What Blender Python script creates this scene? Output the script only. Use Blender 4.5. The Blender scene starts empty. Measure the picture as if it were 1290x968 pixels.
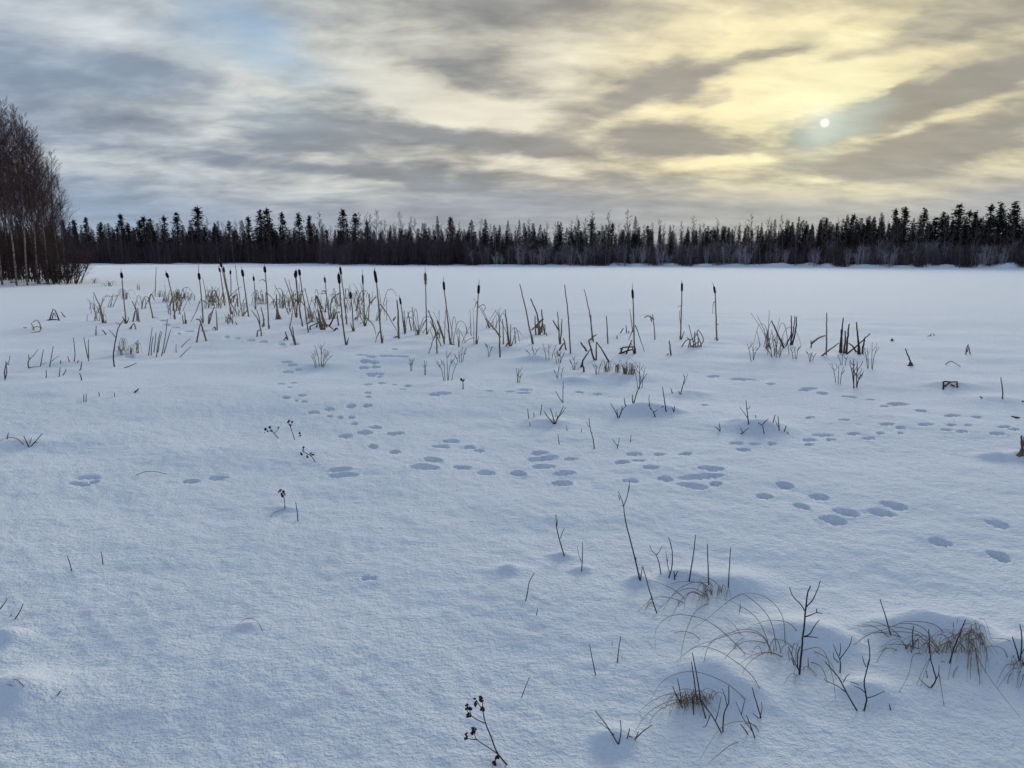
import bpy, math, random
import numpy as np
from mathutils import Vector, Matrix

S = bpy.context.scene
C = S.collection
rnd = random.Random(11)

# ------------------------------------------------------------------ camera
EYE = 1.55
PITCH = math.radians(9.58)
F = 930.0                                   # focal length in pixels of the 1290 wide photograph
cam_d = bpy.data.cameras.new('camera')
cam_d.sensor_width = 36.0
cam_d.lens = 36.0 * F / 1290.0
cam_d.clip_start = 0.05
cam_d.clip_end = 6000
cam = bpy.data.objects.new('camera', cam_d)
C.objects.link(cam)
cam.location = (0, 0, EYE)
cam.rotation_euler = (math.pi/2 - PITCH, 0, 0)
S.camera = cam
FWD = np.array([0, math.cos(PITCH), -math.sin(PITCH)])
UP = np.array([0, math.sin(PITCH), math.cos(PITCH)])

def ray(px, py):
    d = FWD + UP*((484-py)/F)
    return np.array([(px-645)/F, d[1], d[2]])

SUND = ray(1039, 155); SUND = SUND/np.linalg.norm(SUND)
SUN_EL = math.asin(SUND[2]); SUN_AZ = math.atan2(SUND[0], SUND[1])

# ------------------------------------------------------------------ sky
W = bpy.data.worlds.new('World'); S.world = W; W.use_nodes = True
W.cycles.sampling_method = 'MANUAL'; W.cycles.sample_map_resolution = 256
nt = W.node_tree; N = nt.nodes; L = nt.links
N.clear()
def nd(t, **kw):
    n = N.new(t)
    for k, v in kw.items(): setattr(n, k, v)
    return n
def put(sock, v):
    if hasattr(v, 'is_output'): L.new(v, sock)
    else: sock.default_value = v
def M(op, a, b=0.0, c=None, clamp=False):
    n = nd('ShaderNodeMath', operation=op, use_clamp=clamp)
    put(n.inputs[0], a); put(n.inputs[1], b)
    if c is not None: put(n.inputs[2], c)
    return n.outputs[0]
def VM(op, a, b):
    n = nd('ShaderNodeVectorMath', operation=op); put(n.inputs[0], a); put(n.inputs[1], b)
    return n.outputs['Value'] if op == 'DOT_PRODUCT' else n.outputs[0]
def MR(v, a, b, c, d, smooth=True):
    n = nd('ShaderNodeMapRange', interpolation_type='SMOOTHSTEP' if smooth else 'LINEAR')
    for i, x in enumerate((v, a, b, c, d)): put(n.inputs[i], x)
    return n.outputs[0]
def MIX(f, a, b):
    n = nd('ShaderNodeMix', data_type='RGBA'); put(n.inputs[0], f); put(n.inputs[6], a); put(n.inputs[7], b)
    return n.outputs[2]
def RAMP(f, pts):
    n = nd('ShaderNodeValToRGB'); cr = n.color_ramp; cr.interpolation = 'EASE'
    while len(cr.elements) < len(pts): cr.elements.new(0.5)
    for e, (p, c) in zip(cr.elements, pts): e.position = p; e.color = (*c, 1)
    put(n.inputs[0], f)
    return n.outputs[0]

D = nd('ShaderNodeTexCoord').outputs['Generated']
sep = nd('ShaderNodeSeparateXYZ'); L.new(D, sep.inputs[0])
az = M('ARCTAN2', sep.outputs[0], sep.outputs[1])
el = M('ARCSINE', sep.outputs[2])
def noise(v, scale, detail=5, rough=0.55, dist=0.0):
    n = nd('ShaderNodeTexNoise'); put(n.inputs['Vector'], v); n.inputs['Scale'].default_value = scale
    n.inputs['Detail'].default_value = detail; n.inputs['Roughness'].default_value = rough
    n.inputs['Distortion'].default_value = dist
    return n
mp = nd('ShaderNodeMapping'); L.new(D, mp.inputs[0]); mp.inputs['Scale'].default_value = (1, 1, 3.6)
mp.inputs['Rotation'].default_value = (0, math.radians(5), 0)
DS = mp.outputs[0]
den = M('ADD', M('MAXIMUM', sep.outputs[2], 0.0), .20)
cl = nd('ShaderNodeCombineXYZ'); put(cl.inputs[0], M('DIVIDE', sep.outputs[0], den)); put(cl.inputs[1], M('DIVIDE', sep.outputs[1], den))
mp2 = nd('ShaderNodeMapping'); L.new(cl.outputs[0], mp2.inputs[0]); mp2.inputs['Rotation'].default_value = (0, 0, math.radians(-14)); mp2.inputs['Scale'].default_value = (.62, 1, 1)
DM = mp2.outputs[0]
warp = VM('SUBTRACT', noise(DS, 6.0, 4, .6).outputs['Color'], (0.5, 0.5, 0.5))
warp = VM('MULTIPLY', warp, (120, 62, 0))
comb = nd('ShaderNodeCombineXYZ'); put(comb.inputs[0], M('MULTIPLY', az, F)); put(comb.inputs[1], M('MULTIPLY', el, F))
SK = VM('ADD', comb.outputs[0], warp)
SKr = comb.outputs[0]
S3 = nd('ShaderNodeSeparateXYZ'); L.new(SK, S3.inputs[0])
C3 = nd('ShaderNodeCombineXYZ'); L.new(S3.outputs[0], C3.inputs[0]); L.new(S3.outputs[1], C3.inputs[1]); C3.inputs[2].default_value = 1.0
SK1 = C3.outputs[0]
def blobs(lst):
    """sum of soft elliptical cloud patches laid out by compass direction and height above the horizon"""
    acc = None
    for px, py, sx, sy, rot, w in lst:
        d = ray(px, py); d = d/np.linalg.norm(d); cx, cy = math.atan2(d[0], d[1])*F, math.asin(d[2])*F
        c, s_ = math.cos(math.radians(rot)), math.sin(math.radians(rot))
        u = VM('DOT_PRODUCT', SK1, (c/sx, s_/sx, -(c*cx+s_*cy)/sx)); v = VM('DOT_PRODUCT', SK1, (-s_/sy, c/sy, (s_*cx-c*cy)/sy))
        e = M('SUBTRACT', 1.0, M('MULTIPLY_ADD', u, u, M('MULTIPLY', v, v)), clamp=True)
        q = M('MULTIPLY', e, e)
        acc = M('MULTIPLY_ADD', q, w, 0.0 if acc is None else acc)
    return acc

# (px, py, half width, half height, tilt, weight): + opens the cloud towards the light, - thickens it
cloud_marks = [
 (1000,110,240,125,20,.55), (965,105,120,60,30,.36), (1090,90,150,45,14,.30), (985,185,130,55,25,.45),(1060,235,170,28,6,.42),
 (1180,232,150,26,8,.30), (890,215,120,24,4,.26), (700,210,180,28,2,.34), (590,132,220,34,-10,.55),(470,95,170,50,-18,.34),
 (220,152,170,26,-2,.36),(330,62,170,22,6,.18),(150,108,150,28,-6,.2),(150,200,120,26,0,.45),(390,205,160,20,2,.22),(690,60,160,60,20,.28),(830,55,170,60,8,.28),
 (280,245,200,10,1,.22),(640,238,170,10,1,.20),(560,190,140,20,-3,.22),(770,150,120,20,4,.24),(960,255,200,12,3,.30),(1250,160,60,18,12,.22),
 (855,108,150,36,10,-.60),(820,98,90,26,22,-.30),(905,128,36,14,15,-.4),(1000,60,60,12,10,-.35),(880,40,70,16,5,-.3),(1140,110,60,10,15,-.3),(702,160,60,36,20,-.58),(690,190,70,24,0,-.30),(850,180,170,30,-4,-.62),(930,190,120,20,-8,-.35),
 (1190,190,210,34,15,-.52),(1250,104,190,28,15,-.52),(1110,170,80,12,16,-.40),(1200,146,150,16,15,.50),(1056,160,95,24,20,-.95),(980,117,60,12,24,-.42),(1015,150,80,11,20,-.45),(1075,140,60,12,22,-.5),(960,70,140,14,20,-.3),(1080,60,120,14,14,-.3),
 (1060,222,210,22,-4,-.42),(520,168,260,26,-4,-.42),(360,180,220,22,-4,-.30),(430,215,220,16,-2,-.26),(250,205,180,18,-3,-.26),(790,232,260,16,2,-.36),(560,225,200,12,0,-.28),
 (90,110,180,60,-8,-.26),(200,85,150,24,-10,-.26),(60,30,150,40,0,.10),(620,110,120,26,-18,-.16),(740,20,140,40,0,-.3),(1150,40,160,26,10,-.22),(1240,20,110,26,0,-.2),
 (960,12,160,22,0,-.14),(60,175,140,14,0,-.2),(1290,215,80,20,10,.2),(1210,250,140,14,0,-.4),(510,30,120,60,30,.12),
]
n1 = noise(DS, 2.6, 5, .6, .2).outputs[0]
n2 = noise(DM, 3.4, 5, .55, .4).outputs[0]
n3 = noise(DM, 9.0, 4, .55, .3).outputs[0]
t = M('ADD', M('MULTIPLY', M('SUBTRACT', n1, .5), 1.35), M('MULTIPLY', M('SUBTRACT', n2, .5), 1.45))
t = M('MULTIPLY_ADD', M('SUBTRACT', n3, .5), .75, t)
t = M('ADD', t, blobs([(*b[:5], b[5]*((1.25 if b[5] < 0 else .95) if b[0] > 640 else (1.6 if b[5] < 0 else 1.2))) for b in cloud_marks]))
t = M('ADD', t, .50)
t = MR(t, -.06, 1.14, 0, 1)
cosang = VM('DOT_PRODUCT', D, tuple(SUND))
ang = M('ARCCOSINE', M('MINIMUM', cosang, 1.0))
angf = M('DIVIDE', ang, math.radians(90), clamp=True)
bright = RAMP(angf, [(0.0,(.99,.92,.57)),(.10,(.95,.84,.52)),(.24,(.79,.74,.60)),(.40,(.69,.70,.64)),(.57,(.57,.62,.65)),(.74,(.43,.52,.67)),(1,(.42,.51,.67))])
dark = RAMP(angf, [(0.0,(.41,.385,.31)),(.16,(.375,.355,.305)),(.32,(.29,.305,.315)),(.5,(.27,.315,.385)),(.74,(.24,.33,.49)),(1,(.23,.33,.50))])
cloud = MIX(t, dark, bright)
# thin blue-grey bank along the horizon
band = MR(M('ADD', el, M('MULTIPLY', M('SUBTRACT', n1, .5), .07)), math.radians(3.2), math.radians(6.6), 1.0, 0)
bandc = RAMP(angf, [(0.0,(.44,.44,.42)),(.30,(.36,.39,.44)),(.6,(.29,.37,.49)),(1,(.21,.29,.44))])
cloud = MIX(M('MULTIPLY', band, .92), cloud, bandc)
# greenish rim of the thin veil beside the sun
veil = blobs([(1048,156,72,38,24,.55),(1015,188,55,28,30,.35)])
cloud = MIX(M('MULTIPLY', M('MINIMUM', veil, .75), M('SUBTRACT', 1.15, t)), cloud, (.53,.62,.54,1))
halo = MR(ang, 0, math.radians(5.5), .10, 0)
cloud = MIX(halo, cloud, (1.0, .97, .78, 1))
cloud = MIX(MR(ang, math.radians(.3), math.radians(1.7), .42, 0), cloud, (.86, .90, .78, 1))
lum = M('MULTIPLY_ADD', M('SUBTRACT', n2, .5), .55, 1.0)                 # denser and thinner cloud inside each patch
lum = M('MULTIPLY_ADD', M('SUBTRACT', n3, .5), .34, lum)
lum = M('MULTIPLY_ADD', M('SUBTRACT', n1, .5), .30, lum)
cloud10 = nd('ShaderNodeVectorMath', operation='SCALE'); L.new(cloud, cloud10.inputs[0]); L.new(M('MULTIPLY', lum, 1/.15), cloud10.inputs[3])
sky = nd('ShaderNodeTexSky', sky_type='NISHITA'); sky.sun_disc = False
sky.sun_elevation = SUN_EL; sky.sun_rotation = SUN_AZ
sky.air_density = 1.0; sky.dust_density = 0.6; sky.ozone_density = 2.6; sky.altitude = 200
holes = blobs([(300,38,130,50,8,.42),(365,78,100,40,-20,.38),(255,10,100,40,0,.22),(350,150,90,30,0,.14),(130,95,150,40,-8,.2)])
high = MR(M('ADD', el, M('MULTIPLY', M('SUBTRACT', n1, .5), .8)), math.radians(26), math.radians(60), 0, .55)
gap = M('MINIMUM', M('ADD', holes, high), 1.0)
skyc = MIX(gap, cloud10.outputs[0], sky.outputs[0])
disc = MR(ang, math.radians(.14), math.radians(.40), 1, 0)
skyc = MIX(disc, skyc, (7.2, 7.0, 6.3, 1))
bg = nd('ShaderNodeBackground'); L.new(skyc, bg.inputs[0]); bg.inputs[1].default_value = 0.15
wo = nd('ShaderNodeOutputWorld'); L.new(bg.outputs[0], wo.inputs[0])

sun_d = bpy.data.lights.new('sun', 'SUN'); sun_d.energy = 2.4; sun_d.angle = math.radians(18); sun_d.color = (1, .93, .80)
sun = bpy.data.objects.new('sun', sun_d); C.objects.link(sun)
sun.rotation_euler = Vector(-SUND).to_track_quat('-Z', 'Y').to_euler()
sun.location = (30, 60, 30)
S.view_settings.view_transform = 'Standard'; S.view_settings.look = 'None'
S.view_settings.exposure = 0.0; S.view_settings.gamma = 1.0
S.cycles.max_bounces = 5; S.cycles.diffuse_bounces = 3
S.cycles.use_denoising = True
S.cycles.use_adaptive_sampling = True; S.cycles.adaptive_threshold = .02

# ------------------------------------------------------------------ helpers
def mat(name, build):
    m = bpy.data.materials.new(name); m.use_nodes = True
    t = m.node_tree; b = t.nodes['Principled BSDF']; build(t, b)
    return m
def plain(col, col2=None, scale=20, rough=.85, spec=.2, stretch=(1,1,1)):
    def f(t, b):
        b.inputs['Roughness'].default_value = rough
        b.inputs['Specular IOR Level'].default_value = spec
        tc = t.nodes.new('ShaderNodeTexCoord'); mp = t.nodes.new('ShaderNodeMapping'); mp.inputs['Scale'].default_value = stretch
        nz = t.nodes.new('ShaderNodeTexNoise'); nz.inputs['Scale'].default_value = scale; nz.inputs['Detail'].default_value = 4
        cr = t.nodes.new('ShaderNodeValToRGB')
        cr.color_ramp.elements[0].position = .3; cr.color_ramp.elements[1].position = .7
        cr.color_ramp.elements[0].color = (*col, 1); cr.color_ramp.elements[1].color = (*(col2 or col), 1)
        t.links.new(tc.outputs['Object'], mp.inputs[0]); t.links.new(mp.outputs[0], nz.inputs[0])
        t.links.new(nz.outputs[0], cr.inputs[0]); t.links.new(cr.outputs[0], b.inputs['Base Color'])
    return f
MT = {}
MT['straw'] = mat('dry_reed', plain((.26,.175,.105), (.10,.068,.045), 9, .8, .25, (1,1,.6)))
MT['straw_dark'] = mat('wet_reed', plain((.095,.062,.040), (.040,.028,.020), 12, .8, .25))
MT['leafstraw'] = mat('dry_leaf', plain((.26,.20,.125), (.11,.08,.05), 8, .8, .25))
MT['head'] = mat('seed_head_brown', plain((.030,.017,.011), (.014,.009,.007), 140, .95, .1))
MT['fluff'] = mat('seed_fluff', plain((.26,.20,.14), (.06,.04,.028), 70, .95, .05))
MT['twig'] = mat('twig_bark', plain((.050,.036,.030), (.025,.019,.017), 40, .75, .3))
MT['twig_pale'] = mat('pale_twig_bark', plain((.14,.11,.08), (.06,.045,.035), 30, .8, .25))
MT['grass'] = mat('dry_grass', plain((.32,.245,.15), (.13,.097,.06), 14, .75, .3))
MT['umbel'] = mat('dry_flower', plain((.060,.040,.030), (.025,.017,.014), 120, .95, .1))
MT['needle'] = mat('conifer_needles', plain((.046,.052,.044), (.026,.030,.028), .8, .9, .1))
MT['pine_needle'] = mat('pine_needles', plain((.050,.056,.044), (.028,.032,.028), .8, .9, .1))
MT['trunk'] = mat('conifer_bark', plain((.055,.040,.034), (.030,.023,.021), 2, .95, .1))
MT['brush'] = mat('brush_bark', plain((.150,.105,.108), (.085,.060,.064), 1.2, .9, .1))
MT['brush_red'] = mat('brush_bark_reddish', plain((.085,.052,.046), (.045,.030,.028), 1.2, .9, .1))
MT['frost'] = mat('frosty_twigs', plain((.50,.47,.49), (.26,.235,.25), .7, .9, .1))
MT['far_birch'] = mat('far_birch_bark', plain((.22,.19,.17), (.07,.055,.05), .6, .9, .1, (1,1,.5)))
def birch_bark(t, b):
    b.inputs['Roughness'].default_value = .8
    tc = t.nodes.new('ShaderNodeTexCoord'); sp = t.nodes.new('ShaderNodeSeparateXYZ'); t.links.new(tc.outputs['Object'], sp.inputs[0])
    mp = t.nodes.new('ShaderNodeMapping'); mp.inputs['Scale'].default_value = (2, 2, 7)
    nz = t.nodes.new('ShaderNodeTexNoise'); nz.inputs['Scale'].default_value = 1.6; nz.inputs['Detail'].default_value = 3
    t.links.new(tc.outputs['Object'], mp.inputs[0]); t.links.new(mp.outputs[0], nz.inputs[0])
    cr = t.nodes.new('ShaderNodeValToRGB'); cr.color_ramp.elements[0].position = .40; cr.color_ramp.elements[1].position = .52
    cr.color_ramp.elements[0].color = (.05,.04,.036,1); cr.color_ramp.elements[1].color = (.22,.17,.145,1)
    t.links.new(nz.outputs[0], cr.inputs[0])
    mr = t.nodes.new('ShaderNodeMapRange'); mr.inputs[1].default_value = 3.2; mr.inputs[2].default_value = 7.0
    t.links.new(sp.outputs[2], mr.inputs[0])
    mx = t.nodes.new('ShaderNodeMix'); mx.data_type = 'RGBA'; mx.inputs[7].default_value = (.055,.036,.033,1)
    t.links.new(mr.outputs[0], mx.inputs[0]); t.links.new(cr.outputs[0], mx.inputs[6]); t.links.new(mx.outputs[2], b.inputs['Base Color'])
MT['birch'] = mat('birch_bark', birch_bark)
MT['birch_twig'] = mat('birch_twigs', plain((.070,.036,.032), (.040,.022,.021), 2, .85, .15))

def snow_build(t, b):
    b.inputs['Roughness'].default_value = .9
    b.inputs['Specular IOR Level'].default_value = .12
    b.inputs['Sheen Weight'].default_value = .55; b.inputs['Sheen Roughness'].default_value = .55; b.inputs['Sheen Tint'].default_value = (.86,.93,1,1)
    tc = t.nodes.new('ShaderNodeTexCoord')
    def nz(s, d, stretch=(1,1,1)):
        mp = t.nodes.new('ShaderNodeMapping'); mp.inputs['Scale'].default_value = stretch
        n = t.nodes.new('ShaderNodeTexNoise'); n.inputs['Scale'].default_value = s; n.inputs['Detail'].default_value = d
        n.inputs['Roughness'].default_value = .6
        t.links.new(tc.outputs['Object'], mp.inputs[0]); t.links.new(mp.outputs[0], n.inputs[0]); return n.outputs[0]
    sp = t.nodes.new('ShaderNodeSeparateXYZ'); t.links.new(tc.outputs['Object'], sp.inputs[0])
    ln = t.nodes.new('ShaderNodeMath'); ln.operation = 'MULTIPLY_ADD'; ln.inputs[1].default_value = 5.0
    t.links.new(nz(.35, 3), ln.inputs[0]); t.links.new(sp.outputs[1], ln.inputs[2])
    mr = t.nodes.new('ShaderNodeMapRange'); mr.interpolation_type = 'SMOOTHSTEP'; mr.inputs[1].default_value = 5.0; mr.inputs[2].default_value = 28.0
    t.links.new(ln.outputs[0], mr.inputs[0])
    mx = t.nodes.new('ShaderNodeMix'); mx.data_type = 'RGBA'; mx.inputs[6].default_value = (.80,.85,.90,1); mx.inputs[7].default_value = (.945,.95,.945,1)  # darker near snow, paler lake: the difference in light is painted into the colour
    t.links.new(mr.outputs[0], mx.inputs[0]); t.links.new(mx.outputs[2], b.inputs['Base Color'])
    prev = None
    for s, d, dist, st, str_ in ((5, 3, .06, .14, (1,1.3,1)), (14, 3, .030, .35, (1,1,1)), (46, 3, .016, .68, (1,1,1)), (120, 2, .006, .6, (1,1,1))):
        bp = t.nodes.new('ShaderNodeBump'); bp.inputs['Distance'].default_value = dist; bp.inputs['Strength'].default_value = st
        t.links.new(nz(s, d, str_), bp.inputs['Height'])
        if prev is not None: t.links.new(prev, bp.inputs['Normal'])
        prev = bp.outputs[0]
    t.links.new(prev, b.inputs['Normal'])
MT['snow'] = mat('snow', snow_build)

class MB:
    def __init__(s): s.v = []; s.f = []
    def tube(s, pts, radii, sides=5, cap=True):
        pts = [np.asarray(p, float) for p in pts]; n = len(pts); base = len(s.v)
        ref = np.array([.37, .21, .9])
        d = pts[-1]-pts[0]; d = d/(np.linalg.norm(d)+1e-9)
        if abs(np.dot(d, ref)) > .9: ref = np.array([.9, .3, -.2])
        for i, p in enumerate(pts):
            d = pts[min(i+1, n-1)]-pts[max(i-1, 0)]; d = d/(np.linalg.norm(d)+1e-9)
            a = np.cross(d, ref); a /= np.linalg.norm(a)+1e-9; b = np.cross(d, a)
            r = radii[i]
            for k in range(sides):
                th = 2*math.pi*k/sides
                s.v.append(tuple(p + r*(math.cos(th)*a + math.sin(th)*b)))
        for i in range(n-1):
            for k in range(sides):
                k2 = (k+1) % sides
                s.f.append((base+i*sides+k, base+i*sides+k2, base+(i+1)*sides+k2, base+(i+1)*sides+k))
        if cap:
            s.f.append(tuple(base+k for k in range(sides-1, -1, -1)))
            s.f.append(tuple(base+(n-1)*sides+k for k in range(sides)))
    def spike(s, a, b, r, sides=3):                     # thin cone from a to b
        a = np.asarray(a, float); b = np.asarray(b, float); d = b-a; d = d/(np.linalg.norm(d)+1e-9)
        ref = np.array([0, 0, 1.]) if abs(d[2]) < .9 else np.array([1., 0, 0])
        u = np.cross(d, ref); u /= np.linalg.norm(u); w = np.cross(d, u); base = len(s.v)
        for k in range(sides):
            th = 2*math.pi*k/sides; s.v.append(tuple(a + r*(math.cos(th)*u + math.sin(th)*w)))
        s.v.append(tuple(b))
        for k in range(sides): s.f.append((base+k, base+(k+1) % sides, base+sides))
    def poly(s, pts):
        base = len(s.v); s.v += [tuple(p) for p in pts]; s.f.append(tuple(range(base, base+len(pts))))
    def ball(s, c, r, seg=8, rng=5, jit=0.0, rn=None):
        c = np.asarray(c, float); base = len(s.v)
        for i in range(rng+1):
            ph = math.pi*i/rng
            for k in range(seg):
                th = 2*math.pi*k/seg; q = r*(1+(rn.uniform(-jit, jit) if rn else 0))
                s.v.append((c[0]+q*math.sin(ph)*math.cos(th), c[1]+q*math.sin(ph)*math.sin(th), c[2]+q*math.cos(ph)))
        for i in range(rng):
            for k in range(seg):
                k2 = (k+1) % seg
                s.f.append((base+i*seg+k, base+(i+1)*seg+k, base+(i+1)*seg+k2, base+i*seg+k2))
    def build(s, name, m, parent=None, loc=None, smooth=True):
        me = bpy.data.meshes.new(name)
        v = s.v
        if loc is not None: v = [(a[0]-loc[0], a[1]-loc[1], a[2]-loc[2]) for a in v]
        me.from_pydata(v, [], s.f); me.materials.append(m)
        if smooth: me.polygons.foreach_set('use_smooth', [True]*len(me.polygons))
        me.update()
        o = bpy.data.objects.new(name, me); C.objects.link(o)
        if parent is not None: o.parent = parent
        elif loc is not None: o.location = loc
        return o
def tag(o, label=None, cat=None, group=None, kind=None):
    if label: o['label'] = label
    if cat: o['category'] = cat
    if group: o['group'] = group
    if kind: o['kind'] = kind
    return o
def empty(name, loc, label=None, cat=None, group=None):
    o = bpy.data.objects.new(name, None); o.empty_display_size = .1; C.objects.link(o); o.location = loc
    return tag(o, label, cat, group)
def copy_tree(o, parent=None):
    c = o.copy(); C.objects.link(c); c.parent = parent
    for ch in list(o.children): copy_tree(ch, c)
    return c

# ------------------------------------------------------------------ terrain
def _hash(ix, iy, seed):
    h = np.sin(ix*127.1 + iy*311.7 + seed*74.7)*43758.5453
    return h - np.floor(h)
def vn(x, y, seed=0):
    ix = np.floor(x); iy = np.floor(y); fx = x-ix; fy = y-iy
    fx = fx*fx*(3-2*fx); fy = fy*fy*(3-2*fy)
    a = _hash(ix, iy, seed); b = _hash(ix+1, iy, seed); c = _hash(ix, iy+1, seed); d = _hash(ix+1, iy+1, seed)
    return a + (b-a)*fx + (c-a)*fy + (a-b-c+d)*fx*fy - .5
def sst(x, a, b):
    t = np.clip((x-a)/(b-a), 0, 1); return t*t*(3-2*t)
SH_PX = [-700, -200, 60, 405, 440, 585, 625, 900, 1290, 1600]
SH_D = [270, 285, 285, 270, 205, 196, 182, 168, 152, 145]
SH_AZ = [math.atan2(p-645, F) for p in SH_PX]
def shore_d(a):
    return np.interp(a, SH_AZ, SH_D)
def flat(px, py):
    d = ray(px, py); k = EYE/-d[2]; return d[0]*k, d[1]*k
MOUNDS = []
for px, py, sx, h in [(956,541,36,.085),(930,535,18,.03),(815,517,34,.08),(845,520,16,.03),(692,530,34,.045),(868,494,26,.05),(905,432,22,.04),
    (1196,487,24,.05),(1255,505,36,.04),(1252,577,18,.05),(985,448,40,.05),(1070,452,46,.05),(675,452,22,.07),(700,470,36,.06),(725,478,22,.05),
    (785,472,40,.05),(930,735,42,.05),(860,728,30,.04),(1000,797,50,.042),(1040,810,40,.04),(900,850,50,.06),(930,875,40,.04),(1135,794,40,.045),(1160,788,22,.025),(1215,800,34,.05),
    (1180,800,60,.04),(1290,830,40,.08),(12,868,44,.06),(312,790,14,.02),(35,557,26,.035),(170,448,30,.04),(390,405,30,.05),(420,418,26,.04),(710,702,14,.025),
    (735,720,14,.02),(805,733,16,.03),(775,930,30,.03),(530,433,26,.04),(600,435,30,.03),(640,440,26,.04),(880,438,20,.03),(40,475,30,.035),(100,458,30,.03),
    (360,640,16,.02),(1090,870,30,.03),(560,440,16,.03),(230,380,30,.05),(140,470,40,.03),(8,800,20,.04),(1290,575,20,.05),(640,722,22,.03),(545,445,40,.03),(405,460,18,.03)]:
    x, y = flat(px, py); r = math.hypot(x, y); s_ = sx*r/F
    MOUNDS.append((x, y, s_, s_*.75, h))
BX, BY = flat(30, 362)
def H(x, y):
    x = np.asarray(x, float); y = np.asarray(y, float)
    r = np.hypot(x, y); a = np.arctan2(x, y)
    lake = sst(r, 15, 27)
    h = (.075*vn(x/2.6, y/1.7, 1) + .034*vn(x/.9+3, y/.65, 2) + .012*vn(x/.33, y/.27, 3))*(1-.72*lake)
    h = h + .05*vn(x/9, y/5, 4)
    for mx, my, sx, sy, mh in MOUNDS:
        h = h + mh*np.exp(-(((x-mx)/sx)**2 + ((y-my)/sy)**2))
    h = h + .35*np.exp(-(((x-BX+4)/9)**2 + ((y-BY-3)/9)**2))
    s = r - shore_d(a) + 6*vn(a*60, a*0+.3, 7)
    h = h + sst(s, 0, 4)*(.2 + .9*np.clip(vn(a*95, s*.12, 8)+.5, 0, 1)*(.25 + .75*sst(a, -.02, .2))) + sst(s, 8, 60)*1.2
    h = h - .6*np.clip(r-700, 0, None)/700*0
    return h
def ground(px, py):
    d = ray(px, py); k = EYE/-d[2]
    for _ in range(5):
        z = float(H(d[0]*k, d[1]*k)); k = .5*k + .5*(EYE-z)/-d[2]
    return np.array([d[0]*k, d[1]*k, float(H(d[0]*k, d[1]*k))])
def depth_of(p): return float(np.dot(p-np.array([0, 0, EYE]), FWD))
def at(px, py, dep): return np.array([0, 0, EYE]) + ray(px, py)*dep

# animal tracks: hollows pressed into the snow (crop origin x, y, zoom; then centre, size and tilt in that crop)
PRINTS = []
def prints(ox, oy, k, lst):
    for e in lst:
        cx, cy, w, h = e[:4]; tl = e[4] if len(e) > 4 else 0
        PRINTS.append((ox+cx/k, oy+cy/k, w/k, h/k, tl))
prints(300, 440, 2.804, [(148,123,26,12),(195,120,24,9),(182,135,22,8),(168,172,32,11),(224,164,30,9),(205,182,16,6),(232,186,20,7),(265,224,42,13),
 (320,213,36,11),(322,238,20,7),(356,242,26,9),(396,202,36,13,-5),(398,241,28,14),(408,264,30,11,-8),(456,200,32,13,-8),(457,170,24,9),(456,155,24,8),
 (455,125,34,12,-5),(507,120,32,13),(549,126,24,8),(597,130,32,9,-4),(578,142,30,7),(484,88,30,9),(497,98,24,7),(470,95,30,8),(440,68,36,9),(485,64,38,9),
 (475,47,28,7),(445,46,26,6),(376,308,54,20,-3),(446,295,60,22),(484,277,46,12),(552,299,66,12,-4),(474,345,42,20),(553,364,46,20),(352,427,100,16,-3),
 (372,446,112,20),(712,345,70,16),(750,326,66,16),(815,348,46,11),(850,360,36,9),(688,392,72,26,5),(655,418,110,26,2),(788,418,72,15),(875,437,68,18),
 (988,440,64,22,8),(710,158,90,12,-2),(690,163,40,8),(885,148,30,6),(958,150,34,7),(1010,144,56,8),(1005,155,56,7),(1205,153,34,7),(1268,159,34,7)])
prints(640, 470, 3.583, [(140,362,84,20),(120,392,80,24),(165,388,130,26,-6),(160,424,120,24),(283,390,66,18),(255,455,110,28),(243,500,104,34,3),(45,457,76,28,8),
 (570,367,80,15),(684,368,56,15),(798,366,62,18,-3),(515,405,74,22),(585,396,76,14),(642,427,82,22),(550,488,84,18),(705,480,74,26,5),(912,433,126,28,5),
 (870,470,220,26,-1),(830,510,150,27,8),(938,503,60,22),(1248,512,74,28,8),(1157,560,78,28,5),(1030,318,70,14),(1110,320,50,10),(1190,320,46,14),(1062,347,70,16)])
prints(880, 470, 3.146, [(341,446,76,24,10),(406,530,80,24,14),(478,493,86,26,8),(585,555,118,32,10),(530,585,120,34,8),(770,526,122,25,10),(724,556,116,27,8),
 (1182,600,108,22,12),(957,673,102,30,8),(1188,727,106,34,18),(440,267,60,10),(490,248,90,10),(525,265,50,8),(438,286,36,7),(617,240,66,8),(672,260,64,10),
 (722,239,38,9),(798,239,30,6),(745,203,66,10),(798,217,44,8),(440,178,40,6),(574,188,54,8),(902,205,68,9),(1003,206,40,8),(1070,208,30,6),(980,227,50,6),
 (1050,232,60,6),(1010,170,80,10),(1100,177,44,7),(880,151,52,10,6),(790,125,90,18),(735,132,36,10),(597,96,74,8,4),(683,106,36,6),(437,63,70,8),(420,70,60,7),
 (490,81,50,10,4),(285,44,40,8),(175,27,110,10,4),(1210,215,60,8),(1185,240,66,8),(1250,225,50,8),(55,15,60,7),(20,127,40,6)])
prints(0, 470, 2.252, [(246,297,84,9,-4),(222,315,66,9,3),(266,309,34,7,-8),(540,308,54,12,-3),(617,299,60,14,-3),(1045,585,46,10)])
prints(300, 320, 4.03, [(670,522,60,8),(645,545,60,10),(690,552,50,10),(640,578,60,12),(700,575,50,10),(665,612,50,12),(720,610,40,10),(785,487,50,9),(857,485,30,6),
 (750,520,90,7),(830,521,80,6),(620,515,70,6)])
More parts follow.
